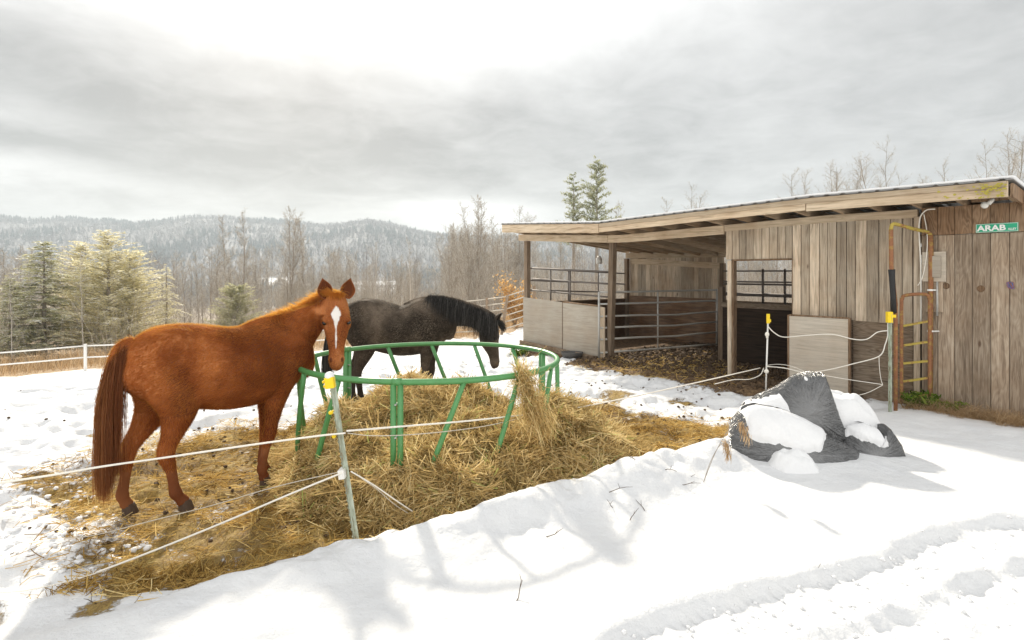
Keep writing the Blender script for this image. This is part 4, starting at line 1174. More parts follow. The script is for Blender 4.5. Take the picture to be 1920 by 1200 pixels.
# wads: dense bundles breaking the surface
wv = []; wf = []; wt_ = []; off = len(V0) + len(V1)
for _ in range(340):
    while True:
        x, y = rng.uniform(-2.8, 1.6), rng.uniform(4.4, 7.3)
        h0 = float(hay_h(np.array([x]), np.array([y]))[0])
        if h0 > 0.05: break
    m = 42; a = rng.uniform(0, 2 * math.pi); L = rng.uniform(0.12, 0.36)
    aa = a + rng.normal(0, 0.30, m)
    Dv = np.stack([np.cos(aa), np.sin(aa), rng.normal(-0.05, 0.3, m)], 1)
    vv, ff = strands(x + rng.normal(0, .035, m), y + rng.normal(0, .035, m), h0 + 0.02 + rng.uniform(0, .05, m), L * rng.uniform(.6, 1.2, m), rng.uniform(.0035, .0075, m), dirs=Dv, curl=0.5, seg=5, droop=0.18)
    wv.append(vv); wf.append(ff + off); off += len(vv)
    wt_.append(np.repeat(np.clip(rng.uniform(0.3, 0.85) + rng.normal(0, .12, m), 0, .97), 10))
Vh = np.concatenate([V0, V1] + wv); Fh = np.concatenate([F0, F1 + len(V0)] + wf); Th = np.concatenate([T0, np.repeat(t1, 10)] + wt_)
hp_o = np_obj('hay_pile', Vh, Fh, M['hay'], attrs=dict(tint=Th))
tag(hp_o, 'big heap of loose golden hay spilling through the green feeder', 'hay')
# tuft hung over the rim
m = 900
ta = R(-46.4) + rng.normal(0, 0.024, m)
tz = rng.uniform(0, 1, m)
rad = FR + 0.02 + tz * 0.30 * rng.uniform(0.1, 1, m) + rng.normal(0, 0.03, m)
ta = ta + rng.normal(0, 0.05, m) * tz + 0.05 * tz
tx = FC[0] + rad * np.cos(ta); ty = FC[1] + rad * np.sin(ta)
zt_ = 1.07 - tz * 0.52 + 0.05 * vnoise(ta * 60, tz * 4, seed=8) + rng.normal(0, 0.02, m)
Dv = np.stack([np.cos(ta) * 0.35 + rng.normal(0, .42, m), np.sin(ta) * 0.35 + rng.normal(0, .42, m), -1.0 + rng.normal(0, .45, m)], 1)
V, F = strands(tx, ty, zt_, rng.uniform(0.10, 0.34, m), rng.uniform(.003, .006, m), dirs=unit(Dv), curl=0.6, seg=5)
tf = np_obj('hay_tuft', V, F, M['hay'], attrs=dict(tint=np.repeat(np.clip(rng.normal(.55, .2, m), 0, 1), 10)))
tag(tf, 'wisp of hay hanging over the right front rim of the green feeder', 'hay')
# litter on the ground
N = 90000
lx = rng.uniform(-4.7, 3.1, N); ly = rng.uniform(3.3, 8.9, N)
sd = poly_sd(lx, ly, HAYPOLY) + 0.30 * fbm(lx * 1.3, ly * 1.3, octv=4, seed=71)
dens = np.clip(0.5 + sd * 1.7, 0.0, 1) * (0.55 + 0.45 * fbm(lx * 2.5, ly * 2.5, octv=3, seed=121) + 0.15)
qq = (lx - BANK0[0]) * BANKN[0] + (ly - BANK0[1]) * BANKN[1]
dens *= sstep(0.22, 0.05, qq) * (0.25 + 0.75 * sstep(-0.25, 0.15, fbm(lx * 1.7, ly * 1.7, octv=3, seed=127)))
ok = rng.random(N) < dens
lx, ly = lx[ok], ly[ok]; n = len(lx)
lz = ground_h(lx, ly)
lt = np.clip(0.5 + 0.4 * fbm(lx * 2.0, ly * 2.0, octv=3, seed=123) + rng.normal(0, .22, n), 0, 1)
V1, F1 = strands(lx, ly, lz + rng.uniform(.004, .03, n), rng.uniform(.04, .20, n), rng.uniform(.003, .0065, n), up=0.22, curl=0.4, seg=4)
# stray litter by the shed, in the snow and in the bay
K = 5000
ss = rng.uniform(2.7, 6.6, K); vv_ = rng.uniform(-1.5, 3.4, K)
w = np.exp(-((ss - 4.6) / 1.3) ** 2 - ((vv_ + 0.1) / 1.3) ** 2); ok = rng.random(K) < w
ss, vv_ = ss[ok], vv_[ok]
bx = SH0[0] + ss * SU[0] + vv_ * SW[0]; by = SH0[1] + ss * SU[1] + vv_ * SW[1]
V2, F2 = strands(bx, by, ground_h(bx, by) + .015, rng.uniform(.05, .22, len(bx)), rng.uniform(.005, .010, len(bx)), up=0.3, curl=0.4, seg=4)
V = np.concatenate([V1, V2]); F = np.concatenate([F1, F2 + len(V1)]); T = np.concatenate([np.repeat(lt, 8), np.repeat(rng.uniform(.3, .9, len(bx)), 8)])
o = np_obj('hay_litter', V, F, M['litter'], attrs=dict(tint=T)); o['kind'] = 'stuff'
# clods of dung and mud on snow and litter
def clods(name, pts, sizes, mat, smooth=False):
    base = np.array([(0, 0, -1), (.72, -.53, -.45), (-.28, -.85, -.45), (-.89, 0, -.45), (-.28, .85, -.45), (.72, .53, -.45),
                     (.28, -.85, .45), (-.72, -.53, .45), (-.72, .53, .45), (.28, .85, .45), (.89, 0, .45), (0, 0, 1)])
    fc = np.array([(0, 1, 2), (1, 0, 5), (0, 2, 3), (0, 3, 4), (0, 4, 5), (1, 5, 10), (2, 1, 6), (3, 2, 7), (4, 3, 8), (5, 4, 9),
                   (1, 10, 6), (2, 6, 7), (3, 7, 8), (4, 8, 9), (5, 9, 10), (6, 10, 11), (7, 6, 11), (8, 7, 11), (9, 8, 11), (10, 9, 11)])
    n = len(pts)
    V = pts[:, None, :] + base[None] * sizes[:, None, None] * rng.uniform(.55, 1.35, (n, 12, 1)) * np.array([1, 1, .75])
    F = fc[None] + (np.arange(n) * 12)[:, None, None]
    return np_obj(name, V.reshape(-1, 3), F.reshape(-1, 3), mat, smooth=smooth)
M['clod'] = simple('dung_clod', (0.085, 0.055, 0.032), 0.9, 0, 0.6, 40, 0.5)
cx = np.concatenate([rng.uniform(-4.4, 2.8, 900), rng.uniform(-9, 1.0, 240), rng.uniform(0.5, 4.5, 420)]); cy = np.concatenate([rng.uniform(3.6, 8.6, 900), rng.uniform(5, 17, 240), rng.uniform(7.5, 12, 420)])
sd = poly_sd(cx, cy, HAYPOLY); qq = (cx - BANK0[0]) * BANKN[0] + (cy - BANK0[1]) * BANKN[1]
s2, v2 = shed_sv(cx, cy)
clump = fbm(cx * 1.4, cy * 1.4, octv=2, seed=131)
ok = (qq < -0.05) & (((sd > -0.1) & (clump > 0.05)) | ((sd < 0) & (rng.random(len(cx)) < 0.5) & (clump > -0.1))) & (v2 < -0.1)
cx, cy = cx[ok], cy[ok]
sz = rng.uniform(.008, .026, len(cx))
o = clods('dung_clods', np.stack([cx, cy, ground_h(cx, cy) + sz * .5], 1), sz, M['clod']); o['kind'] = 'stuff'
K = 2600
ss = rng.uniform(2.4, 8.2, K); vv_ = rng.uniform(-1.2, 4.0, K)
bx = SH0[0] + ss * SU[0] + vv_ * SW[0]; by = SH0[1] + ss * SU[1] + vv_ * SW[1]
sz = rng.uniform(.015, .055, K) * sstep(-1.4, -0.2, vv_) + 0.008
o = clods('mud_clods', np.stack([bx, by, ground_h(bx, by) + sz * .3], 1), sz, M['clod']); o['kind'] = 'stuff'
# crumbs of snow round the trodden edge and in the tyre track
K = 2200
cx = np.concatenate([rng.uniform(-5, -2.6, 900), rng.uniform(0.5, 4.2, K - 900)]); cy = np.concatenate([rng.uniform(3.6, 6.5, 900), rng.uniform(2.5, 4.4, K - 900)])
drr = (np.interp(cx, RIMX, RIMY) - cy) * .9
sd = poly_sd(cx, cy, HAYPOLY)
ok = ((np.abs(sd) < .35) & (cx < -2.5)) | ((cx > 0.3) & (drr > 0.0) & (drr < 1.3) & (rng.random(K) < .5))
cx, cy = cx[ok], cy[ok]; sz = np.where(cx < -2.5, rng.uniform(.008, .030, len(cx)), rng.uniform(.004, .016, len(cx)))
o = clods('snow_crumbs', np.stack([cx, cy, ground_h(cx, cy) + sz * .25], 1), sz, M['snow'], True); o['kind'] = 'stuff'

# ------------------------------------------------------------------ near fence
tp0 = Vector((-1.085, 4.13, gz(-1.085, 4.13) - 0.15)); tp1 = Vector((-1.284, 4.13, 1.165))
def tpost(name, base, top, label, mat, twist=0.5, group=None):
    L = (top - base).length
    root = empty(name, base)
    d = (top - base).normalized()
    root.rotation_euler = (d.to_track_quat('Z', 'Y').to_matrix().to_euler())
    tag(root, label, 'fence post', group)
    mb = MB(); w = 0.020
    ca, sa = math.cos(twist), math.sin(twist)
    prof = [(-w, 0.004), (-w, -0.003), (w, -0.003), (w, 0.004), (0.004, 0.004), (0.004, 0.034), (-0.004, 0.034), (-0.004, 0.004)]
    prof = [(a * ca - b * sa, a * sa + b * ca) for a, b in prof]
    n = len(prof); vs = [(a, b, z) for z in (0, L) for a, b in prof]
    fs = [(k, (k + 1) % n, n + (k + 1) % n, n + k) for k in range(n)] + [(3, 2, 1, 0), (0, 7, 4, 3), (7, 6, 5, 4), (8, 9, 10, 11), (11, 12, 15, 8), (12, 13, 14, 15)]
    mb.add(vs, fs)
    k = 0.2
    while k < L - 0.06:                      # studs up the face
        c = Vector((-(-0.006) * sa, (-0.006) * ca, k))
        mb.beam(c + Vector((-0.010 * ca, -0.010 * sa, 0)), c + Vector((0.010 * ca, 0.010 * sa, 0)), 0.007, 0.010)
        k += 0.052
    mb.build('shaft', mat, root)
    return root, L
tp, TL = tpost('steel_fence_post', tp0, tp1, 'leaning green studded steel post in front of the hay', M['tpost'])
cap = MB(); cap.box((-0.030, -0.034, TL - 0.075), (0.030, 0.030, TL + 0.004)); cap.box((-0.040, -0.046, TL - 0.030), (0.040, -0.0345, TL - 0.012)); cap.box((-0.022, -0.048, TL - 0.065), (0.022, -0.0345, TL - 0.045))
co_ = cap.build('cap_insulator', M['yellow'], tp, bevel=0.006)
mb = MB(); mb.ball((0, 0, TL + 0.012), 0.035, 0.034, 0.030); mb.build('snow_cap', M['snow'], tp, smooth=True)
def insulator(name, loc, parent=None, mat='yellow', s=1.0):
    mb = MB(); mb.ball((loc[0], loc[1], loc[2]), 0.016 * s, 0.016 * s, 0.014 * s, 8, 6); mb.tube([(loc[0] - .02 * s, loc[1], loc[2]), (loc[0] + .02 * s, loc[1], loc[2])], 0.009 * s, 8)
    return mb.build(name, M[mat], parent, smooth=True)
zl = lambda py: (1.9 - (py - 512) / 1100 * 4.13 - tp0.z)
for dx_, py_ in ((-0.030, 770), (0.028, 768), (0.035, 812)): insulator('insulator', (dx_, -0.02, zl(py_)), tp)
mb = MB(); mb.box((-0.045, -0.03, zl(893)), (0.045, 0.012, zl(876))); mb.build('clip', M['white_paint'], tp, bevel=0.003)

def rope(name, label, A, B, pts, r=0.006, mat='rope', group=None, wob=0.0, k=10):
    """rope in the upright plane through A and B; pts give its heights along the span"""
    A = Vector((A[0], A[1])); B = Vector((B[0], B[1])); out = []
    for px_, py_ in pts:
        kx = (px_ - 960) / 1100; e = B - A
        t = (kx * A.y - A.x) / (e.x - kx * e.y)
        p = A + e * t
        out.append((p.x, p.y, 1.9 - (py_ - 512) / 1100 * p.y))
    sp = spl(out, k)
    if wob: sp = [p + Vector((0, 0, wob * (vnoise(np.array([i * 0.7]), np.array([3.3]), seed=len(label))[0]))) for i, p in enumerate(sp)]
    mb = MB(); mb.tube(sp, r, 6); o = mb.build(name, M[mat], None, smooth=True)
    tag(o, label, 'fence rope', group); return o
TPX = (-1.15, 4.10); LEFT = (-3.05, 3.5)
rope('fence_rope', 'thick white upper rope running left from the leaning post across the chestnut legs', TPX, LEFT, [(648, 812), (600, 817), (480, 833), (330, 855), (190, 875), (90, 892), (-40, 911)], 0.0065)
rope('fence_rope', 'thick white lower rope sloping left from the white clip down to the snow', TPX, LEFT, [(645, 885), (540, 928), (430, 975), (300, 1028), (180, 1074)], 0.0065)
rope('fence_rope', 'thin lower rope lying along the snow at bottom left', TPX, LEFT, [(196, 1070), (120, 1092), (40, 1108), (-30, 1113)], 0.004, 'rope')
rope('fence_wire', 'thin wire sagging left from the white clip over the trodden hay', (-1.15, 4.13), (-3.3, 4.16), [(645, 883), (520, 912), (400, 947), (290, 975), (180, 1003), (120, 1010)], 0.0035, 'wire')
rope('fence_rope', 'short white rope sloping right from the white clip into the snow bank', (-1.13, 4.12), (-0.74, 4.52), [(658, 884), (700, 909), (745, 940), (778, 962)], 0.0055)
rope('fence_wire', 'thin wire beside the short rope that slopes into the snow bank', (-1.13, 4.12), (-0.74, 4.50), [(660, 885), (705, 916), (740, 946), (765, 962)], 0.003, 'wire')
WP = (3.985, 9.2); GP = (5.17, 8.04)
rope('fence_rope', 'long white upper rope running right from the leaning post past the feeder', TPX, WP, [(650, 808), (760, 799), (900, 787), (1060, 768), (1180, 745), (1290, 721), (1425, 690)], 0.007)
rope('fence_wire', 'thin slack wire hanging below the long rope in front of the hay', TPX, WP, [(652, 812), (700, 817), (770, 815), (845, 808), (920, 797), (1000, 778)], 0.0035, 'wire')
rope('fence_rope', 'slack white rope end drooping left of the white plastic post', (3.4, 8.9), WP, [(1340, 720), (1375, 712), (1405, 711), (1425, 703), (1432, 690)], 0.006)
rope('fence_rope', 'wavy white top rope between the white post and the green steel post', WP, GP, [(1440, 612), (1452, 624), (1470, 632), (1510, 629), (1560, 627), (1600, 636), (1625, 636), (1645, 623), (1664, 620)], 0.0075)
rope('fence_rope', 'taut white middle rope between the white post and the green steel post', WP, GP, [(1437, 687), (1470, 690), (1510, 698), (1550, 694), (1600, 682), (1648, 668), (1660, 645), (1665, 628)], 0.008)
rope('fence_wire', 'thin arched wire just above the middle rope by the white post', WP, GP, [(1438, 685), (1460, 683), (1485, 687), (1510, 697)], 0.004, 'rope')
rope('fence_rope', 'thin lower rope stretched behind the plastic bags to the green post', WP, GP, [(1545, 704), (1600, 713), (1655, 721)], 0.005)
rope('fence_rope', 'frayed lowest rope sloping from the green post to the snow', WP, GP, [(1655, 722), (1630, 735), (1605, 743), (1585, 752)], 0.005)
rope('fence_wire', 'thin vertical cord dangling near the green steel post', WP, GP, [(1648, 668), (1649, 690), (1652, 712), (1655, 721)], 0.004, 'rope')
# white plastic step-in post
sp_ = empty('plastic_fence_post', (WP[0], WP[1], gz(*WP) - 0.05)); tag(sp_, 'thin white plastic step-in post with yellow top behind the plastic bags', 'fence post')
mb = MB(); mb.tube([(-0.01, 0, -0.05), (0.03, 0, 1.20)], 0.013, 8); mb.build('shaft', M['white_paint'], sp_, smooth=True)
mb = MB(); mb.box((0.008, -0.018, 1.15), (0.055, 0.018, 1.30)); mb.box((0.0552, -0.012, 1.17), (0.075, 0.012, 1.215)); mb.build('cap_insulator', M['yellow'], sp_, bevel=0.006)
mb = MB(); mb.ball((0.01, -0.012, 0.98), 0.035, 0.03, 0.04, 8, 6); mb.ball((0.012, -0.012, 0.94), 0.022, 0.02, 0.03, 8, 6); mb.ball((0.0, -0.012, 0.40), 0.04, 0.03, 0.035, 8, 6); mb.build('rope_knot', M['rope'], sp_, smooth=True)
# green steel post in front of the siding
gp0 = Vector((GP[0], GP[1], gz(*GP) - 0.05)); gp1 = Vector((GP[0], GP[1], 1.34))
g_, GL = tpost('steel_fence_post', gp0, gp1, 'upright green steel post beside the rusty pipe archway', M['tpost'])
mb = MB(); mb.box((-0.035, -0.03, GL - 0.12), (0.035, 0.03, GL + 0.03)); mb.box((-0.085, -0.02, GL - 0.05), (-0.0352, 0.02, GL - 0.01)); mb.build('cap_insulator', M['yellow'], g_, bevel=0.006)
mb = MB(); mb.box((-0.024, -0.006, GL - 0.30), (0.024, 0.0, GL - 0.125)); mb.build('white_sleeve', M['white_paint'], g_)

# ------------------------------------------------------------------ plastic bags
def bag(name, label, outline, ctr, d0, lean, th, seed, snow=None, folds=1.0, nth=300, nr=44):
    """stuffed plastic bag: a closed outline at its own distance, blown up in front and behind, with creases running in from the seam.
    snow(x, y) -> how far a spot of the outline lies inside the snow (outline units)"""
    O = np.array(outline, float); c = np.array(ctr, float)
    # evenly spaced outline
    E = np.concatenate([O, O[:1]]); L = np.concatenate([[0], np.cumsum(np.linalg.norm(np.diff(E, axis=0), axis=1))])
    t = np.linspace(0, L[-1], nth, endpoint=False)
    Bd = np.stack([np.interp(t, L, E[:, 0]), np.interp(t, L, E[:, 1])], 1)
    for _ in range(1): Bd = (np.roll(Bd, 1, 0) + 2 * Bd + np.roll(Bd, -1, 0)) / 4
    r = 1 - (1 - np.linspace(0.0, 1, nr)) ** 1.7
    TH, RR = np.meshgrid(t / L[-1] * 2 * math.pi, r)                         # (nr, nth)
    PX = c[0] + (Bd[None, :, 0] - c[0]) * RR; PY = c[1] + (Bd[None, :, 1] - c[1]) * RR
    cx_, cy_ = np.cos(TH), np.sin(TH)
    X = (PX - 960) / 1100 * d0; Zz = 1.9 - (PY - 512) / 1100 * d0
    rad = np.linalg.norm(Bd - c, axis=1)[None] / 1100 * d0
    fx_ = lambda k, q, sd: fbm(cx_ * k + 7, cy_ * k - 3, RR * q, octv=4, seed=sd)
    cre = 1 - 2.2 * np.abs(fx_(9, 1.6, seed))                               # sharp-ridged radial creases
    fine = 1 - 2.2 * np.abs(fx_(22, 2.5, seed + 3))
    slump = fbm(X * 3.2, Zz * 3.2, octv=3, seed=seed + 5)
    body = np.clip(1 - RR ** 2.4, 0, 1) ** 0.55
    amp = folds * np.clip(RR, 0, 1) ** 1.8 * np.clip((1 - RR) * 9, 0, 1)
    out = []
    for sg in (-1, 1):
        h = th * body * (1 + 0.22 * slump) + amp * (0.020 * cre + 0.009 * fine) + 0.006 * folds * (1 - 2 * np.abs(fbm(X * 7 + Zz * 4, Zz * 3 - X * 5, octv=3, seed=seed + 8))) * body
        out.append(np.stack([X, d0 + lean * (Zz - 0.2) + sg * h, Zz], 2))
    c3 = np.array([(c[0] - 960) / 1100 * d0, d0, 0.1])
    root = empty(name, c3); tag(root, label, 'bag', 'plastic bags heaped in the snow')
    n = nr * nth
    ii = (np.arange(nr - 1)[:, None] * nth + np.arange(nth)[None, :]); jj = (np.arange(nr - 1)[:, None] * nth + (np.arange(nth)[None, :] + 1) % nth)
    F1 = np.stack([ii.ravel(), jj.ravel(), jj.ravel() + nth, ii.ravel() + nth], 1)
    V = np.concatenate([out[0].reshape(-1, 3), out[1].reshape(-1, 3)]) - c3
    at = dict(uu=np.concatenate([cx_.ravel()] * 2), vv=np.concatenate([cy_.ravel()] * 2), tint=np.concatenate([RR.ravel()] * 2))
    np_obj('plastic_film', V, np.concatenate([F1, F1[:, ::-1] + n]), M['plastic'], root, smooth=True, attrs=at)
    if snow is not None:
        S0 = np.stack([X, d0 + lean * (Zz - 0.2) - th * body * (1 + 0.22 * slump), Zz], 2)
        S1 = S0.copy(); S1[..., 1] = d0 + lean * (Zz - 0.2) + th * body * 0.9
        mk = snow(PX, PY) / 30 + 0.16 * fbm(X * 9, Zz * 9, octv=2, seed=seed + 11) + 0.06 * fbm(X * 34, Zz * 34, octv=2, seed=seed + 12)
        h = sstep(0.0, 0.5, mk)
        for S, sg in ((S0, -1), (S1, 1)):
            P_ = S - c3
            P_[..., 1] += sg * (h * (0.035 + 0.02 * fbm(X * 6, Zz * 6, octv=3, seed=seed + 13)) - 0.004)
            P_[..., 2] += h * (0.030 + 0.022 * fbm(X * 6, Zz * 6, octv=3, seed=seed + 14))
            kp = (mk.ravel()[F1] > -0.02).all(axis=1)
            ff = F1[kp] if sg < 0 else F1[kp][:, ::-1]
            us = np.unique(ff); rm = np.full(n, -1); rm[us] = np.arange(len(us))
            np_obj('snow_cover', P_.reshape(-1, 3)[us], rm[ff], M['snow'], root, smooth=True)
    return root
cv = lambda x, pts: np.interp(x, [p[0] for p in pts], [p[1] for p in pts])
bag('plastic_bag', 'wide grey plastic bag lying lowest in front, snow over its top',
    [(1371, 842), (1369, 818), (1376, 792), (1393, 777), (1425, 768), (1470, 776), (1520, 798), (1562, 820), (1611, 845), (1604, 862), (1582, 882), (1556, 896), (1520, 900), (1480, 897), (1440, 890), (1404, 872), (1384, 858)],
    (1482, 838), 5.58, 0.30, 0.20, 401, lambda x, y: np.minimum(cv(x, [(1393, 770), (1396, 823), (1413, 832), (1447, 829), (1480, 838), (1500, 844), (1517, 844), (1532, 828), (1550, 820), (1580, 812), (1600, 800)]) - y, (x - 1391) * 1.5))
bag('plastic_bag', 'upright wrinkled grey plastic bag with a pointed top leaning on the lowest one',
    [(1396, 772), (1404, 758), (1425, 745), (1468, 727), (1504, 706), (1530, 700), (1558, 703), (1567, 738), (1579, 785), (1595, 833), (1572, 834), (1530, 826), (1480, 815), (1430, 802), (1402, 788)],
    (1508, 770), 5.86, 0.22, 0.17, 431, lambda x, y: np.maximum(y - cv(x, [(1390, 758), (1430, 744), (1462, 736), (1470, 750), (1475, 770), (1490, 787), (1513, 799), (1540, 814), (1573, 830), (1595, 850)]), 9 - np.hypot((x - 1516) / 1.3, y - 712)))
bag('plastic_bag', 'grey plastic bag at the right with a curled-up end and snow along its top',
    [(1562, 862), (1572, 826), (1590, 806), (1618, 799), (1644, 808), (1655, 812), (1664, 797), (1673, 805), (1688, 832), (1692, 850), (1684, 868), (1664, 883), (1630, 890), (1590, 888), (1570, 880)],
    (1624, 846), 5.80, 0.30, 0.16, 461, lambda x, y: np.minimum(cv(x, [(1560, 822), (1587, 824), (1627, 831), (1652, 836)]) - y, (1652 - x) * 1.2))
# snow heaped on and beside the bags
def snow_mound(name, label, c, rx, ry, rz, seed, nu=40, nv=40):
    u = np.linspace(-1, 1, nu); X, Y = np.meshgrid(u, u)
    r = np.hypot(X, Y)
    h = np.clip(1 - (r * (1 + 0.22 * fbm(X * 2, Y * 2, octv=2, seed=seed + 8))) ** 2.4, 0, 1) ** 0.6 * (1 + 0.16 * fbm(X * 2.2, Y * 2.2, octv=2, seed=seed)) + 0.025 / max(rz, .2) * fbm(X * rx * 18, Y * ry * 18, octv=3, seed=seed + 4)
    rim = np.clip((1 - np.maximum(np.abs(X), np.abs(Y))) * 2.6, 0, 1); h = h * rim ** .8
    x = c[0] + X * rx; y = c[1] + Y * ry
    z = ground_h(x.ravel(), y.ravel()).reshape(x.shape) - 0.03 + h * rz
    ii = (np.arange(nu - 1)[:, None] * nu + np.arange(nu - 1)[None, :]).ravel()
    o = np_obj(name, np.stack([x.ravel(), y.ravel(), z.ravel()], 1), np.stack([ii, ii + 1, ii + nu + 1, ii + nu], 1), M['snow'], smooth=True)
    tag(o, label, 'snow heap'); return o
snow_mound('snow_heap', 'smooth dome of snow behind the upright plastic bag', (3.40, 6.22, 0), 0.55, 0.45, 0.54, 301)
snow_mound('snow_heap', 'small clump of snow against the front of the lowest bag', (2.56, 5.36, 0), 0.24, 0.18, 0.15, 333)

# ------------------------------------------------------------------ far fences
def tape_fence(name, label, posts, zs, w=0.02):
    root = empty(name, (posts[0][0], posts[0][1], gz(*posts[0]))); tag(root, label, 'fence')
    o = root.location
    for (x, y) in posts:
        mb = MB(); z = gz(x, y); mb.tube([(x - o.x, y - o.y, z - o.z - .2), (x - o.x, y - o.y, z - o.z + 1.0)], 0.055, 8); mb.build('post', M['white_paint'], root, smooth=True)
    for z in zs:
        for a, b in zip(posts[:-1], posts[1:]):
            pts = []
            for k in range(9):
                t = k / 8; x = a[0] + (b[0] - a[0]) * t; y = a[1] + (b[1] - a[1]) * t
                zz_ = gz(*a) * (1 - t) + gz(*b) * t
                pts.append((x - o.x, y - o.y, zz_ - o.z + z - 0.10 * math.sin(math.pi * t)))
            mb = MB(); mb.tube(pts, w, 6); mb.build('tape', M['white_paint'], root, smooth=True)
    return root
tape_fence('tape_fence', 'white tape fence with a white post at the far left edge of the paddock', [(-24.5, 18.0), (-16.0, 22.0), (-10.5, 24.5), (-6.5, 25.3)], (0.93, 0.50), 0.028)
# far pipe corral
co0 = empty('corral_fence', (-2.0, 24.5, gz(-2.0, 24.5))); tag(co0, 'rusty pipe rail corral fence beyond the black horse', 'fence')
cp = [(-2.6, 26.0), (-1.05, 24.6), (-0.30, 23.9), (0.9, 23.8)]
for i, (x, y) in enumerate(cp):
    z = gz(x, y) - co0.location.z; mb = MB()
    mb.beam((x + 2 - (0.14 if i == 2 else 0), y - 24.5, z - .1), (x + 2 + (0.12 if i == 2 else 0), y - 24.5, z + 1.62), 0.11, 0.11, up=(0, 1, 0)); mb.build('post', M['post'], co0)
for zz_ in (0.25, 0.52, 0.78, 1.04, 1.30, 1.56):
    for a, b in zip(cp[:-1], cp[1:]):
        mb = MB(); mb.tube([(a[0] + 2, a[1] - 24.5, gz(*a) - co0.location.z + zz_), (b[0] + 2, b[1] - 24.5, gz(*b) - co0.location.z + zz_)], 0.026, 6); mb.build('rail', M['wire'], co0, smooth=True)
# ------------------------------------------------------------------ horses
def v3(*a): return np.array(a, float)
def loft(secs, side=None, n=20, cap=True, p=2.0, sub=4):
    """secs: (centre, a lateral, b other); side: lateral hint. Smooth tube of ellipses along the centres."""
    C = np.array([s[0] for s in secs], float); A = np.array([s[1] for s in secs], float); B = np.array([s[2] for s in secs], float)
    m = len(C)
    def cr(X):
        X = np.concatenate([X[:1], X, X[-1:]]); out = []
        for i in range(1, m):
            for j in range(sub):
                t = j / sub; a, b, c, d = X[i - 1], X[i], X[i + 1], X[i + 2]
                out.append(0.5 * (2 * b + (c - a) * t + (2 * a - 5 * b + 4 * c - d) * t * t + (3 * b - a - 3 * c + d) * t ** 3))
        out.append(X[-2]); return np.array(out)
    C, A, B = cr(C), np.maximum(cr(A), 0.004), np.maximum(cr(B), 0.004)
    T = unit(np.gradient(C, axis=0))
    if side is None: side = v3(0, 1, 0)
    S = np.array(side, float)
    if S.ndim == 1: S = np.repeat(S[None], len(C), 0)
    elif len(S) == m: S = unit(cr(S))
    S = unit(S - T * (S * T).sum(1)[:, None]); N = np.cross(S, T)
    th = np.linspace(0, 2 * math.pi, n, endpoint=False)
    ct, st = np.cos(th), np.sin(th)
    ct = np.sign(ct) * np.abs(ct) ** (2 / p); st = np.sign(st) * np.abs(st) ** (2 / p)
    V = C[:, None] + S[:, None] * (A[:, None] * ct[None])[..., None] + N[:, None] * (B[:, None] * st[None])[..., None]
    k = len(C); F = []
    for i in range(k - 1):
        for j in range(n): F.append((i * n + j, i * n + (j + 1) % n, (i + 1) * n + (j + 1) % n, (i + 1) * n + j))
    Vl = V.reshape(-1, 3)
    Vl = np.concatenate([Vl, C[:1], C[-1:]])
    for j in range(n):
        F.append(((j + 1) % n, j, k * n, k * n)); F.append(((k - 1) * n + j, (k - 1) * n + (j + 1) % n, k * n + 1, k * n + 1))
    return Vl, [tuple(f) if f[2] != f[3] else f[:3] for f in F]
def blob(c, r, n=14):
    mb = MB(); mb.ball(c, *r, n, 10); return np.array(mb.v), mb.f

def remeshed(shells, voxel, smooth_it, smooth_f=0.5):
    V = []; F = []; o = 0
    for v, f in shells:
        V.extend(map(tuple, v)); F.extend(tuple(i + o for i in q) for q in f); o += len(v)
    me = bpy.data.meshes.new('tmp'); me.from_pydata(V, [], F); me.update()
    bm = bmesh.new(); bm.from_mesh(me); bmesh.ops.recalc_face_normals(bm, faces=bm.faces[:]); bm.to_mesh(me); bm.free()
    ob = bpy.data.objects.new('tmp', me); COL.objects.link(ob)
    md = ob.modifiers.new('r', 'REMESH'); md.mode = 'VOXEL'; md.voxel_size = voxel; md.adaptivity = 0
    dg = bpy.context.evaluated_depsgraph_get(); dg.update()
    m2 = bpy.data.meshes.new_from_object(ob.evaluated_get(dg))
    bpy.data.objects.remove(ob); bpy.data.meshes.remove(me)
    nv = len(m2.vertices); co = np.empty(nv * 3, np.float32); m2.vertices.foreach_get('co', co); co = co.reshape(-1, 3).astype(float)
    ed = np.empty(len(m2.edges) * 2, np.int32); m2.edges.foreach_get('vertices', ed); ed = ed.reshape(-1, 2)
    deg = np.bincount(ed.ravel(), minlength=nv)[:, None]
    for it in range(smooth_it):
        acc = np.zeros_like(co)
        np.add.at(acc, ed[:, 0], co[ed[:, 1]]); np.add.at(acc, ed[:, 1], co[ed[:, 0]])
        f = smooth_f if it % 2 == 0 else -smooth_f * 0.85
        if it < 6: f = smooth_f if it % 2 == 0 else -smooth_f * 0.5
        co = co + f * (acc / np.maximum(deg, 1) - co)
    m2.vertices.foreach_set('co', co.astype(np.float32).ravel()); m2.update()
    return m2, co

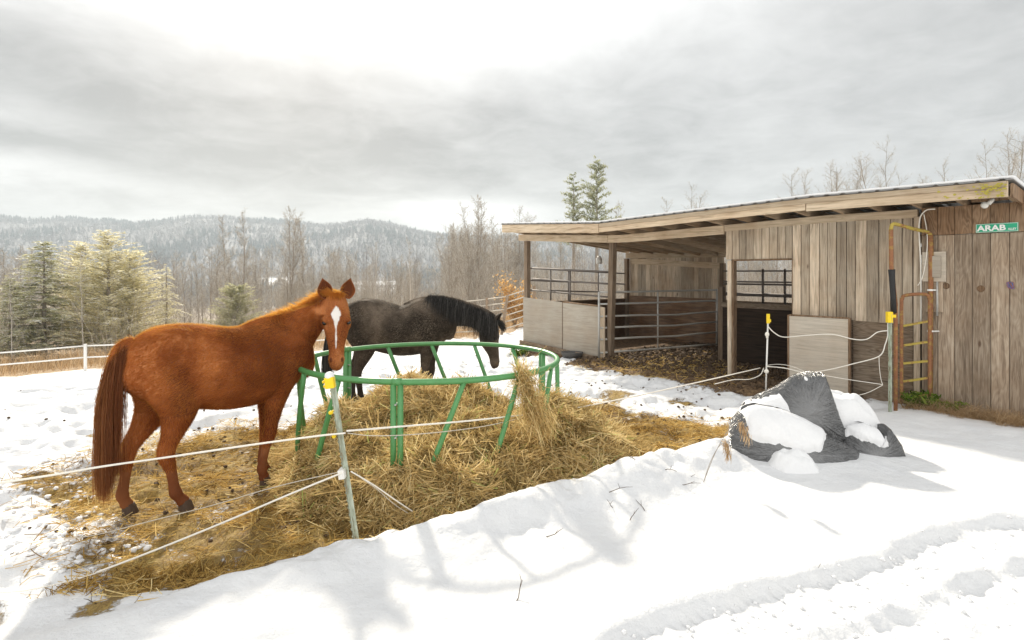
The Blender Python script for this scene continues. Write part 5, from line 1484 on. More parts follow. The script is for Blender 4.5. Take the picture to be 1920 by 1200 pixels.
def horse(name, label, P):
    root = empty(name, P['loc'], P['rot']); root.scale = (P['s'],) * 3
    tag(root, label, 'horse')
    sh = []
    # trunk: x, top, bottom, half width
    rows = [(-.83, 1.25, 1.08, .06), (-.80, 1.32, 1.00, .13), (-.71, 1.41, .92, .22), (-.58, 1.475, .86, .272), (-.42, 1.50, .82, .29), (-.22, 1.475, .775, .29), (-.02, 1.445, .735, .30),
            (.18, 1.455, .735, .288), (.36, 1.515, .765, .25), (.50, 1.48, .82, .232), (.63, 1.37, .88, .20), (.72, 1.25, .96, .14), (.765, 1.17, 1.03, .07)]
    bel = P.get('belly', 1.0); sag = P.get('sag', 0.0)
    sec = []
    for x, t, b, w in rows:
        t -= sag * math.exp(-((x + 0.05) / .25) ** 2); b -= P.get('bellydrop', 0) * math.exp(-((x + .05) / .38) ** 2)
        sec.append(((x, 0, (t + b) / 2), w * bel if -.4 < x < .3 else w, (t - b) / 2))
    sh.append(loft(sec, n=28))
    # withers ridge and croup muscles, shoulder mass
    sh.append(loft([((.05, 0, 1.38), .03, .05), ((.25, 0, 1.425), .055, .085), ((.40, 0, 1.43), .06, .095), ((.56, 0, 1.42), .05, .09)], n=14))
    for sy in (1, -1):
        sh.append(blob((-.48, .13 * sy, 1.26), (.26, .135, .225)))
        sh.append(blob((.46, .135 * sy, 1.12), (.17, .105, .26)))
        sh.append(blob((.66, .075 * sy, 1.06), (.10, .085, .14)))
        sh.append(blob((.05, .16 * sy, 1.02), (.36, .14, .22)))
    # hind legs: z, x, a, b at rest; foot displacement grows towards the ground
    def leg(rowz, foot, sy, y0, y1):
        dx, dy = foot; s = []
        for z, x, a, b in rowz:
            f = sstep(1.15, 0.05, np.array(z)) if False else max(0, min(1, (1.12 - z) / 1.05))
            y = (y0 + (y1 - y0) * f) * sy
            s.append(((x + dx * f, y + dy * f, z), a, b))
        return loft(s, n=18)
    hind = [(1.28, -.46, .08, .16), (1.16, -.50, .125, .235), (1.02, -.50, .135, .225), (.90, -.49, .118, .185), (.80, -.50, .095, .145), (.70, -.535, .072, .108), (.61, -.575, .055, .080),
            (.54, -.61, .048, .070), (.48, -.625, .049, .068), (.42, -.618, .043, .056), (.34, -.605, .034, .043), (.25, -.60, .032, .040), (.19, -.598, .036, .044), (.15, -.592, .042, .050), (.11, -.572, .036, .042), (.08, -.552, .041, .048), (.055, -.542, .045, .054)]
    fore = [(1.20, .44, .07, .14), (1.05, .45, .095, .165), (.93, .43, .095, .14), (.83, .425, .082, .112), (.73, .425, .066, .088), (.62, .428, .053, .068), (.54, .432, .048, .058), (.48, .437, .050, .058), (.43, .434, .045, .051),
            (.37, .428, .034, .041), (.26, .425, .031, .038), (.19, .425, .035, .042), (.15, .432, .041, .047), (.11, .449, .035, .040), (.08, .464, .040, .047), (.055, .472, .044, .053)]
    feet = []
    for key, rowz, sy, y0, y1 in (('hl', hind, 1, .15, .125), ('hr', hind, -1, .15, .125), ('fl', fore, 1, .15, .11), ('fr', fore, -1, .15, .11)):
        dx, dy = P[key]; sh.append(leg(rowz, (dx, dy), sy, y0, y1))
        z, x = rowz[-1][0], rowz[-1][1]
        feet.append((x + dx + 0.005, y1 * sy + dy, key))
    # dock of the tail
    sh.append(loft([((-.74, 0, 1.37), .05, .06), ((-.82, 0, 1.345), .042, .048), ((-.87, 0, 1.27), .036, .038), ((-.885, 0, 1.17), .028, .03)], n=12))
    # neck
    nk = P['neck']
    sides = np.array([k[3] for k in nk], float)
    sh.append(loft([(k[0], k[1], k[2]) for k in nk], side=sides, n=22))
    # head
    poll = v3(*P['poll']); A = unit(v3(*P['axis'])); Fv = v3(*P['face']); Fv = unit(Fv - A * Fv.dot(A)); Lt = np.cross(A, Fv)
    L = P['hl_len']
    q = L / 0.66
    hs = [(-.02, .055, .060, .075), (.05, .085, .090, .02), (.14, .104, .118, .0), (.24, .116, .140, -.004), (.34, .119, .146, -.004), (.43, .112, .138, .0), (.53, .096, .116, .004), (.65, .077, .090, .006), (.76, .066, .075, .006),
          (.86, .065, .070, .004), (.93, .064, .063, .008), (.985, .047, .050, .016), (1.015, .026, .03, .03)]
    sec = []
    for t, a, b, back in hs:
        a *= q; b *= q
        front = poll + A * (t * L) - Fv * (back * q)
        sec.append((front - Fv * b, a, b))
    sh.append(loft(sec, side=Lt, n=24))
    hp3 = lambda t, lat, back: poll + A * (t * L) + Lt * (lat * q) - Fv * (back * q)
    for sgn in (1, -1):
        sh.append(blob(hp3(.345, .088 * sgn, .036), (.034 * q,) * 3))             # brow
        sh.append(blob(hp3(.36, .075 * sgn, .19), (.055 * q, .055 * q, .085 * q)))   # jowl
        sh.append(loft([(hp3(.40, .092 * sgn, .065), .012 * q, .016 * q), (hp3(.52, .074 * sgn, .06), .010 * q, .012 * q), (hp3(.60, .06 * sgn, .055), .006, .006)], side=Lt, n=8))
        sh.append(blob(hp3(.875, .046 * sgn, .030), (.026 * q, .026 * q, .030 * q)))  # nostril rim
    sh.append(blob(hp3(.965, .0, .085), (.038 * q, .034 * q, .026 * q)))             # chin
    me, co = remeshed(sh, 0.0105, 10)
    me.name = 'body'
    nv = len(co)
    nr = np.empty(nv * 3, np.float32); me.vertices.foreach_get('normal', nr); nr = nr.reshape(-1, 3)
    rel = co - poll
    tt = rel @ A / L; la = rel @ Lt / q; fr = rel @ Fv
    onhead = (tt > -.05) & (tt < 1.08) & (np.abs(la) < .17) & (fr < .06) & (fr > -.34 * q)
    facing = nr @ Fv
    wob = .004 * vnoise(co[:, 0] * 60, co[:, 1] * 60, co[:, 2] * 60, seed=5)
    blaze = np.zeros(nv)
    if P.get('blaze'):
        hw = np.interp(tt, [.155, .20, .27, .34, .42, .47, .60, .74, .76], [-.01, .020, .043, .026, .012, .007, .005, .003, -.01])
        blaze = sstep(.004, -.002, np.abs(la - .004) - hw + wob) * (facing > .25) * onhead
    dark = P.get('legdark', .7) * sstep(.62, .20, co[:, 2] + .05 * fbm(co[:, 0] * 6, co[:, 1] * 6, co[:, 2] * 6, octv=2, seed=9)) * (~onhead)
    # udder/inner flank and nostrils, mouth line
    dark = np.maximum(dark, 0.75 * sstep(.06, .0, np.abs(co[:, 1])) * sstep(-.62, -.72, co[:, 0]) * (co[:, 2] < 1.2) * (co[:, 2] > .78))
    for sgn in (1, -1):
        c = hp3(.885, .048 * sgn, .018); d = co - c
        dl = d @ Lt; da = d @ A; df = d @ Fv
        dark = np.maximum(dark, sstep(1.15, .75, np.sqrt((dl / .014) ** 2 + (da / .024) ** 2 + (df / .035) ** 2)) * onhead)
        c = hp3(.385, .110 * sgn, .045); d = co - c
        dark = np.maximum(dark, .8 * sstep(1.2, .7, np.linalg.norm(d, axis=1) / .026) * onhead)
    dark = np.maximum(dark, .35 * sstep(.86, .99, tt) * onhead)
    tint = P.get('patch', 0) * (sstep(-.45, -.75, co[:, 0]) - .55 * np.exp(-((co[:, 0] - .15) / .38) ** 2) * sstep(.7, .95, co[:, 2]) + .5 * onhead) + fbm(co[:, 0] * 3.5, co[:, 1] * 3.5, co[:, 2] * 3.5, octv=4, seed=P['seed'])
    for k_, a_ in (('blaze', blaze), ('dark', dark), ('tint', tint)):
        me.attributes.new(k_, 'FLOAT', 'POINT').data.foreach_set('value', a_.astype(np.float32))
    me.materials.clear(); me.materials.append(M[P['coat']])
    me.polygons.foreach_set('use_smooth', np.ones(len(me.polygons), bool))
    body = link(bpy.data.objects.new('body', me), root)
    # ears
    for sgn in (1, -1):
        b0 = hp3(.045, .080 * sgn, .055); U = unit(-A * 1.0 + Lt * (P.get('earout', .22) * sgn) + Fv * P.get('earfwd', .12)); Sd = unit(np.cross(U, Fv)); Fo = unit(Fv + Lt * sgn * .25 * P.get('earturn', 1))
        Sd = unit(np.cross(Fo, U)); Fo = np.cross(U, Sd)
        EL = .19 * q; rowsN = 12; arc = 15; V = []; Fc = []; dk = []
        for side_ in (0, 1):
            for i in range(rowsN):
                t = i / (rowsN - 1)
                w = (.036 + .034 * math.sin(math.pi * min(1, t * 1.1) ** .9)) * (1 - t ** 4.5) * q + .002
                for j in range(arc):
                    ph = R(-118 + 236 * j / (arc - 1)) * (1 - .35 * t)
                    r_ = w - (.006 if side_ else 0)
                    p_ = b0 + U * (t * EL) + Sd * (math.sin(ph) * r_ * .95) - Fo * (math.cos(ph) * r_ * .75) + Lt * sgn * (-.012 * t * t)
                    V.append(p_); dk.append((.9 if .12 < t < .85 and 3 < j < arc - 4 else .45) if side_ and .03 < t < .95 and 0 < j < arc - 1 else .1)
        n1 = rowsN * arc
        for i in range(rowsN - 1):
            for j in range(arc - 1):
                a_ = i * arc + j
                Fc.append((a_, a_ + 1, a_ + arc + 1, a_ + arc)); Fc.append((n1 + a_ + 1, n1 + a_, n1 + a_ + arc, n1 + a_ + arc + 1))
            for j in (0, arc - 1):
                a_ = i * arc + j; Fc.append((a_, a_ + arc, n1 + a_ + arc, n1 + a_))
        np_obj('ear', np.array(V), np.array(Fc), M[P['coat']], root, smooth=True, attrs=dict(dark=np.array(dk), blaze=np.zeros(len(V)), tint=np.zeros(len(V))))
    # eyes, hooves
    for sgn in (1, -1):
        mb = MB(); mb.ball(tuple(hp3(.385, .103 * sgn, .048)), .0215 * q); mb.build('eye', M['eye'], root, smooth=True)
    for x, y, key in feet:
        n = 16; V = []; F = []
        for z, r_, ox in ((.085, .043, -.006), (.06, .050, 0), (.0, .062, .008)):
            for k in range(n):
                a_ = 2 * math.pi * k / n
                V.append((x + ox + math.cos(a_) * r_ * (1.12 if math.cos(a_) > 0 else .85), y + math.sin(a_) * r_ * .92, z - .005))
        for i in range(2):
            for k in range(n): F.append((i * n + k, (i + 1) * n + k, (i + 1) * n + (k + 1) % n, i * n + (k + 1) % n))
        mb = MB(); mb.add(V, F + [tuple(range(n)), tuple(range(3 * n - 1, 2 * n - 1, -1))]); mb.build('hoof', M['hoof'], root, smooth=False, bevel=.004)
    # coat hair
    npol = len(me.polygons)
    me.calc_loop_triangles()
    tri = np.empty(len(me.loop_triangles) * 3, np.int32); me.loop_triangles.foreach_get('vertices', tri); tri = tri.reshape(-1, 3)
    ar = np.linalg.norm(np.cross(co[tri[:, 1]] - co[tri[:, 0]], co[tri[:, 2]] - co[tri[:, 0]]), axis=1)
    NH = P.get('hairs', 70000)
    pick = rng.choice(len(tri), NH, p=ar / ar.sum())
    r1 = np.sqrt(rng.random(NH)); r2 = rng.random(NH)
    w3 = np.stack([1 - r1, r1 * (1 - r2), r1 * r2], 1)
    pp = (co[tri[pick]] * w3[..., None]).sum(1); nn = unit((nr[tri[pick]] * w3[..., None]).sum(1))
    skip = ((blaze[tri[pick]] * w3).sum(1) > .2) | ((dark[tri[pick]] * w3).sum(1) > .5) | (pp[:, 2] < .12)
    head_ = ((onhead[tri[pick]] * w3).sum(1) > .5)
    flow = np.where((pp[:, 2] < .8)[:, None], v3(-.15, 0, -1.0)[None], v3(-1.0, 0, -.45)[None])
    flow = np.where(head_[:, None], (A * 1.0)[None], flow)
    flow = flow + rng.normal(0, .30, (NH, 3))
    flow = unit(flow - nn * (flow * nn).sum(1)[:, None])
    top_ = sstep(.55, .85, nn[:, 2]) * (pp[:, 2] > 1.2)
    ln = rng.uniform(.010, .026, NH) * np.where(head_, .45, 1) * P.get('hairlen', 1) * (1 + .5 * top_)
    lift = rng.uniform(.15, .55, NH) + .35 * top_
    d0 = unit(flow + nn * lift[:, None]); d1 = unit(flow + nn * (lift * .3)[:, None])
    C = np.stack([pp - nn * .002, pp + d0 * (ln * .5)[:, None], pp + d0 * (ln * .5)[:, None] + d1 * (ln * .5)[:, None]], 1)
    ht = np.clip(.5 + .45 * fbm(pp[:, 0] * 7, pp[:, 1] * 7, pp[:, 2] * 7, octv=2, seed=P['seed'] + 3) + rng.normal(0, .2, NH) + .35 * top_, 0, 1)  # up-facing back hairs tinted lighter: golden sun rim put into the colour
    sd = unit(np.cross(d0, nn))
    ok = ~skip
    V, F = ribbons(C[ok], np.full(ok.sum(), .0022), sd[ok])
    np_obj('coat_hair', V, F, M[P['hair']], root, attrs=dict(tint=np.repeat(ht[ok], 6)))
    return root, dict(poll=poll, A=A, F=Fv, Lt=Lt, L=L, q=q, hp=hp3)

def strand_lock(bases, dirs, lens, width, seg, grav, fall, wave=0.02, side_ref=None):
    """hair: start along dirs, bend towards fall by grav"""
    n = len(bases); C = np.zeros((n, seg, 3)); p = bases.copy(); d = unit(dirs)
    ph = rng.uniform(0, 6.28, n)
    for k in range(seg):
        C[:, k] = p
        w = np.stack([np.sin(ph + k * 1.1), np.cos(ph * 1.3 + k * .9), np.zeros(n)], 1) * wave
        d = unit(d + fall * grav + w)
        p = p + d * (lens / (seg - 1))[:, None]
    sd = unit(np.cross(C[:, -1] - C[:, 0], rng.normal(0, 1, (n, 3))))
    return ribbons(C, width, sd)
def path_pts(pts, ts):
    pts = np.array(pts, float); k = np.linspace(0, 1, len(pts))
    return np.stack([np.interp(ts, k, pts[:, i]) for i in range(3)], 1)

# chestnut: stands side on, head turned to the viewer
hx_, hy_ = -2.50, 5.20
HD = R(47)
chest_gz = -0.03
nside = lambda yaw: (math.sin(yaw), -math.cos(yaw), 0)
P1 = dict(loc=(hx_, hy_, chest_gz), rot=HD, s=1.0, coat='chestnut', hair='chestnut_hair', seed=501, blaze=True, belly=1.14, hairlen=1.5, patch=.35,
          hl=(-.215, -.02), hr=(.12, -.02), fl=(-.09, .02), fr=(-.20, .03), legdark=.75,
          neck=[((.30, 0, 1.17), .15, .25, (0, -1, 0)), ((.50, 0, 1.26), .155, .27, (0, -1, 0)), ((.64, -.03, 1.39), .125, .215, (.2, -1, 0)), ((.75, -.10, 1.50), .098, .172, (.45, -1, 0)),
                ((.83, -.19, 1.595), .082, .148, (.9, -.9, 0)), ((.850, -.275, 1.640), .074, .125, (1, -.7, 0)), ((.845, -.335, 1.645), .062, .09, (1, -.6, 0))],
          poll=(.835, -.365, 1.735), axis=(-.19, -.30, -1.0), face=(-.50, -.866, .0), hl_len=.70, earout=.30, earfwd=.05, hairs=130000)
# face the viewer: camera direction in horse axes
cdir = Vector((0 - (-1.68), 0 - 5.57, 0)).normalized()
cl_ = Matrix.Rotation(-HD, 3, 'Z') @ cdir
P1['face'] = (cl_.x, cl_.y, 0.25); P1['axis'] = (cl_.x * .22, cl_.y * .22, -1.0)
h1, K1 = horse('chestnut_horse', 'chestnut horse with a white blaze looking at the viewer', P1)
# mane, upstanding and thrown to the far side
crest = [(.30, .0, 1.515), (.44, .0, 1.545), (.56, .005, 1.565), (.655, -.015, 1.60), (.735, -.075, 1.655), (.79, -.155, 1.715), (.805, -.25, 1.755), (.815, -.32, 1.76)]
n = 5200
ts = rng.random(n); B = path_pts(crest, ts) + rng.normal(0, .012, (n, 3)); B[:, 2] -= .03
dirs = np.stack([rng.normal(-.25, .35, n), rng.normal(.45, .45, n), rng.uniform(.6, 1.2, n)], 1)
V, F = strand_lock(B, dirs, rng.uniform(.05, .12, n) * (0.6 + .5 * np.sin(ts * math.pi)), np.full(n, .003), 5, .30, v3(-.15, .7, -.7), .06)
np_obj('mane', V, F, M['chestnut_mane'], h1, attrs=dict(tint=np.repeat(np.clip(rng.normal(.55, .22, n), 0, 1), 10)))
# long wisps on the near side
n = 900
ts = rng.uniform(0, .75, n) ** 1.3; B = path_pts(crest, ts); B[:, 2] -= .01
dirs = np.stack([rng.normal(-.1, .2, n), rng.normal(-.8, .3, n), rng.uniform(-.1, .5, n)], 1)
V, F = strand_lock(B, dirs, rng.uniform(.06, .19, n), np.full(n, .003), 6, .35, v3(-.12, -.12, -1), .04)
np_obj('mane_wisps', V, F, M['chestnut_hair'], h1, attrs=dict(tint=np.repeat(np.clip(rng.normal(.5, .25, n), 0, 1), 12)))
# forelock
n = 900
B = np.stack([K1['hp'](0.0, a, .05 + rng.uniform(-.02, .04)) for a in rng.normal(0, .03, n)]); 
dirs = K1['F'] * .6 + np.array([0, 0, .9]) + rng.normal(0, .35, (n, 3))
V, F = strand_lock(B, dirs, rng.uniform(.05, .13, n), np.full(n, .003), 6, .42, unit(K1['A'] + K1['F'] * .15), .05)
np_obj('forelock', V, F, M['chestnut_mane'], h1, attrs=dict(tint=np.repeat(np.clip(rng.normal(.45, .2, n), 0, 1), 12)))
# tail
n = 8500
a = rng.uniform(0, 1, n)
B = path_pts([(-.80, 0, 1.36), (-.86, 0, 1.29), (-.888, 0, 1.18), (-.892, 0, 1.10)], a) + rng.normal(0, .016, (n, 3)) * np.array([1, 1.4, 1])
ang = rng.uniform(0, 2 * math.pi, n)
dirs = np.stack([-.30 - .12 * np.cos(ang), .30 * np.sin(ang), -.8 + 0 * ang], 1)
L_ = rng.uniform(.40, .97, n) * (1.0 + .12 * (1 - a))
V, F = strand_lock(B, dirs, L_, rng.uniform(.002, .0038, n), 14, .34, v3(.02, 0, -1), .07)
np_obj('tail', V, F, M['chestnut_tail'], h1, attrs=dict(tint=np.repeat(np.clip(.5 + .18 * np.sin(ang * 9) + rng.normal(0, .22, n), 0, 1), 28)))

# black horse: head down over the far side of the feeder
bz = gz(-1.6, 8.45, False) - 0.02
P2 = dict(loc=(-1.60, 8.45, bz), rot=R(4), s=1.04, coat='black', hair='black_hair', seed=601, belly=1.10, sag=.055, bellydrop=.03,
          hl=(-.10, 0), hr=(.08, 0), fl=(-.05, 0), fr=(-.17, 0), legdark=.6,
          neck=[((.28, 0, 1.16), .15, .27, (0, -1, 0)), ((.48, 0, 1.26), .155, .27, (0, -1, 0)), ((.66, 0, 1.30), .13, .215, (0, -1, 0)), ((.88, -.01, 1.28), .10, .175, (0, -1, 0)),
                ((1.07, -.02, 1.23), .088, .155, (0, -1, 0)), ((1.21, -.03, 1.17), .078, .135, (0, -1, 0)), ((1.28, -.03, 1.10), .065, .12, (0, -1, 0))],
          poll=(1.355, -.03, 1.175), axis=(.02, -.10, -1.0), face=(1.0, -.12, 0.0), hl_len=.64, earout=.25, earfwd=.75, hairs=60000, hairlen=1.0)
h2, K2 = horse('black_horse', 'black horse lowering its head over the far side of the feeder', P2)
crest = [(.30, .0, 1.50), (.44, -.005, 1.535), (.60, -.01, 1.52), (.80, -.012, 1.465), (1.0, -.02, 1.39), (1.16, -.025, 1.315), (1.30, -.03, 1.235)]
n = 6500
ts = rng.uniform(.1, 1, n); B = path_pts(crest, ts) + rng.normal(0, .012, (n, 3)); B[:, 2] -= .02
dirs = np.stack([rng.normal(-.1, .2, n), rng.normal(-.75, .25, n), rng.uniform(-.1, .6, n)], 1)
V, F = strand_lock(B, dirs, rng.uniform(.20, .46, n) * (.75 + .3 * ts), rng.uniform(.003, .005, n), 9, .42, v3(-.04, -.05, -1), .03)
np_obj('mane', V, F, M['black_mane'], h2, attrs=dict(tint=np.repeat(np.clip(.4 + .3 * np.sin(ts * 90) + rng.normal(0, .2, n), 0, 1), 18)))
n = 700
B = np.stack([K2['hp'](0.0, a_, .05) for a_ in rng.normal(0, .03, n)])
V, F = strand_lock(B, K2['F'] * .8 + np.array([0, 0, .3]) + rng.normal(0, .3, (n, 3)), rng.uniform(.08, .22, n), np.full(n, .0035), 7, .45, unit(K2['A'] + K2['F'] * .2), .05)
np_obj('forelock', V, F, M['black_mane'], h2, attrs=dict(tint=np.repeat(rng.random(n) * .8, 14)))
n = 2600
a = rng.uniform(0, 1, n)
B = path_pts([(-.80, 0, 1.36), (-.86, 0, 1.29), (-.888, 0, 1.18)], a) + rng.normal(0, .016, (n, 3))
ang = rng.uniform(0, 6.28, n)
V, F = strand_lock(B, np.stack([-.5 + 0 * ang, .35 * np.sin(ang), -.6 + 0 * ang], 1), rng.uniform(.6, .95, n), rng.uniform(.004, .007, n), 10, .34, v3(.06, 0, -1), .025)
np_obj('tail', V, F, M['black_mane'], h2, attrs=dict(tint=np.repeat(rng.random(n) * .8, 20)))
# ------------------------------------------------------------------ trees
def rib_from(p0, p1, w, sag=0.0):
    """batch of straight-ish 3-point blades"""
    mid = (p0 + p1) / 2; mid[:, 2] += sag * np.linalg.norm(p1 - p0, axis=1)
    C = np.stack([p0, mid, p1], 1)
    sd = unit(np.cross(p1 - p0, rng.normal(0, 1, p0.shape)))
    return ribbons(C, w, sd)
def bare_meshes(name, seed, H=10.0, start=.3, nb=60, up=.75, spread=.26, sub=10, tw=6, r0=.10, barkmat='bark', lean=0.0, fork=False, twr=1.0):
    """slender leafless tree: trunk mesh, crown mesh (limbs and fine twigs)"""
    g = np.random.default_rng(seed)
    K = 14; t = np.linspace(0, 1, K); r0 = r0 * .62; start = start * .65
    wob = np.cumsum(g.normal(0, .012 * H / 3, (K, 2)), axis=0) * t[:, None]
    tr = np.stack([wob[:, 0] + lean * H * t, wob[:, 1], t * H], 1)
    tm = MB(); tm.tint = .45
    tm.tube([tuple(p) for p in tr], [r0 * (1 - .93 * x) + .004 for x in t], 7)
    stems = [tr]
    if fork:
        for q in range(2):
            a = g.uniform(0, 6.28); b0 = int(K * g.uniform(.3, .45)); m = K - b0
            f = tr[b0:].copy(); tt = np.linspace(0, 1, m)
            f[:, 0] += math.cos(a) * H * .16 * tt ** .8; f[:, 1] += math.sin(a) * H * .16 * tt ** .8; f[:, 2] -= (f[:, 2] - f[0, 2]) * .12
            tm.tube([tuple(p) for p in f], [r0 * .6 * (1 - .9 * x) + .004 for x in tt], 6); stems.append(f)
    cm = MB(); A = []; B = []; W = []
    for st in stems:
        L0 = st[-1, 2] - st[0, 2]
        for i in range(nb if st is tr else nb // 2):
            f = start + (1 - start) * (i + g.random()) / (nb if st is tr else nb // 2)
            if st is not tr: f = .15 + .85 * (i + g.random()) / (nb // 2)
            f = min(f, .995)
            p = np.array([np.interp(f, np.linspace(0, 1, len(st)), st[:, k]) for k in range(3)])
            a = g.uniform(0, 6.28); ln = H * spread * (1.15 - .85 * f) * g.uniform(.55, 1.15)
            e = up + g.normal(0, .18)
            d = np.array([math.cos(a) * math.cos(e), math.sin(a) * math.cos(e), math.sin(e)])
            pts = [p]; q = p.copy()
            for k in range(4):
                d = unit(d + g.normal(0, .12, 3) + np.array([0, 0, .08])); q = q + d * ln / 4; pts.append(q.copy())
            cm.tint = g.uniform(.15, .75)
            r1 = max(.006, .16 * r0 * (1.2 - f)) * 1.6
            cm.tube([tuple(x) for x in pts], [r1, r1 * .8, r1 * .6, r1 * .45, r1 * .25], 4, cap=False)
            pts = np.array(pts)
            for s in range(sub):
                u = .2 + .8 * (s + g.random()) / sub
                c = np.array([np.interp(u, np.linspace(0, 1, 5), pts[:, k]) for k in range(3)])
                dd = unit(d * .8 + g.normal(0, .55, 3) + np.array([0, 0, .18])); l2 = ln * .38 * g.uniform(.5, 1.2) * (1.1 - .4 * u)
                e2 = c + dd * l2
                A.append(c); B.append(e2); W.append(.016 * twr)
                for k in range(tw):
                    c2 = c + (e2 - c) * g.uniform(.3, 1); d3 = unit(dd + g.normal(0, .5, 3) + np.array([0, 0, .1]))
                    A.append(c2); B.append(c2 + d3 * l2 * g.uniform(.3, .7)); W.append(.0115 * twr)
    A, B, W = np.array(A), np.array(B), np.array(W)
    V, F = rib_from(A, B, W)
    tv = np.repeat(g.random(len(A)) ** .8, 6)
    me_t = bpy.data.meshes.new(name + '_trunk'); me_t.from_pydata(tm.v, [], tm.f); me_t.attributes.new('tint', 'FLOAT', 'POINT').data.foreach_set('value', np.array(tm.t, np.float32)); me_t.materials.append(M[barkmat])
    Vc = np.concatenate([np.array(cm.v), V]); Fc = np.concatenate([np.array([f for f in cm.f]), F + len(cm.v)])
    me_c = np_mesh(name + '_crown', Vc, Fc, M['twig'], attrs=dict(tint=np.concatenate([np.array(cm.t), tv])))
    return me_t, me_c
def conifer_meshes(name, seed, H=9.0, Rb=2.4, levels=46, per=7, start=.06, droop=.25, mat='needle', wid=.10, spl_=9, snow=.12, gaps=.1, power=.8, rise=0.0, jit=.3, fluff=0.0):
    g = np.random.default_rng(seed)
    tm = MB(); tm.tint = .4
    tm.tube([(0, 0, -.3), (0.03, 0.02, H * .5), (0, 0, H)], [.018 * H, .010 * H, .01], 7)
    P0 = []; P1 = []; W = []; T = []
    for i in range(levels):
        f = start + (1 - start) * (i + g.random() * .6) / levels
        for k in range(per):
            if g.random() < gaps: continue
            a = g.uniform(0, 6.28); ln = Rb * (1 - f) ** power * g.uniform(1 - jit, 1.12) + .008 * H
            z0 = f * H + g.normal(0, .012 * H); base = np.array([0, 0, z0]); out = np.array([math.cos(a), math.sin(a), 0])
            tm.tint = .3; 
            n = max(3, int(spl_ * ln / Rb * 1.6 + 3))
            end = base + out * ln + np.array([0, 0, -droop * ln + rise * ln])
            if ln > .5: tm.tube([tuple(base), tuple((base + end) / 2 + np.array([0, 0, .06 * ln])), tuple(end)], [.012, .008, .003], 3, cap=False)
            for s in range(n):
                u = .15 + .85 * (s + g.random()) / n
                c = base + (end - base) * u + np.array([0, 0, .24 * ln * u * (1 - u)])
                for q in range(3):
                    sidev = np.array([-out[1], out[0], 0]) * g.choice([-1, 1]) * g.uniform(.3, 1) + out * g.uniform(.2, .9) + np.array([0, 0, g.uniform(-.45, .15) + rise * .5 + g.normal(0, fluff)])
                    l2 = g.uniform(.5, 1.1) * (.16 + .16 * ln * (1 - u * .5))
                    P0.append(c + g.normal(0, .02, 3)); P1.append(c + unit(sidev) * l2); W.append(wid * g.uniform(.6, 1.3))
                    tt = np.clip(.15 + .45 * u + g.normal(0, .16), 0, .9)
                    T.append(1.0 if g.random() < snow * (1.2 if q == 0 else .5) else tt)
    P0, P1, W, T = map(np.array, (P0, P1, W, T))
    mid = (P0 + P1) / 2; mid[:, 2] += .03
    sd = unit(np.cross(P1 - P0, np.array([0, 0, 1.0])[None] + g.normal(0, .45, P0.shape)))
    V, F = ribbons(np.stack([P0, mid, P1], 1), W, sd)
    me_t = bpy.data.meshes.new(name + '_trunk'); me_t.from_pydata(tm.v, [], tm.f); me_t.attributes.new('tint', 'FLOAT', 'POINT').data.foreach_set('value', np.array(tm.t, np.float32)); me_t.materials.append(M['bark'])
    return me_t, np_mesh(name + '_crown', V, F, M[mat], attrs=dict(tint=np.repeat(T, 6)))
HC = {}
def tree_at(name, meshes, Hm, px_, top_py, d, label, group=None, rz=None, cat='tree', wide=1.0):
    x = (px_ - 960) / 1100 * d; zb = gz(x, d, False) - .1; zt2 = 1.9 - (top_py - 512) / 1100 * d
    root = empty(name, (x, d, zb), random.uniform(0, 6.28) if rz is None else rz)
    Hm = max(v.co.z for v in meshes[1].vertices) if meshes[1].name not in HC else HC[meshes[1].name]; HC[meshes[1].name] = Hm
    s = (zt2 - zb) / Hm; root.scale = (s * wide, s * wide, s)
    tag(root, label, cat, group)
    for nm, me in zip(('trunk', 'crown'), meshes): link(bpy.data.objects.new(nm, me), root)
    return root
BT = [bare_meshes('bare_a', 11, r0=.11, start=.35, spread=.20, up=.95), bare_meshes('bare_b', 12, r0=.10, fork=True, spread=.24, up=.85, start=.3), bare_meshes('bare_c', 13, nb=60, r0=.09, start=.2, spread=.22, up=.8, sub=9),
      bare_meshes('bare_d', 14, r0=.08, lean=.05, spread=.18, up=1.0, start=.4), bare_meshes('bare_e', 15, fork=True, nb=52, r0=.12, spread=.26, up=.75, start=.25, sub=9), bare_meshes('bare_f', 16, r0=.07, nb=40, spread=.30, up=.55, start=.12, sub=9)]
BI = [bare_meshes('birch_a', 21, r0=.085, start=.45, spread=.16, up=.95, barkmat='birch', nb=34), bare_meshes('birch_b', 22, r0=.08, start=.4, spread=.15, lean=-.05, barkmat='birch', nb=34)]
CF = [conifer_meshes('hemlock_a', 31, mat='needle', Rb=3.4, power=.62, levels=64, per=6, spl_=10, snow=.34, wid=.075, jit=.65, droop=.12, rise=.1), conifer_meshes('hemlock_b', 32, mat='needle_pale', Rb=3.5, power=.42, droop=.0, rise=.42, levels=70, per=6, spl_=10, snow=.34, start=.03, wid=.065, jit=.7, gaps=.22),
      conifer_meshes('spruce_c', 33, mat='needle_pale', Rb=3.4, snow=.5, levels=44, per=6, gaps=.3, droop=.3, jit=.6, wid=.06, power=.7), conifer_meshes('bush_d', 34, H=5, Rb=2.4, mat='needle', levels=44, per=8, power=.36, rise=.5, droop=0, snow=.08, jit=.6, wid=.06)]
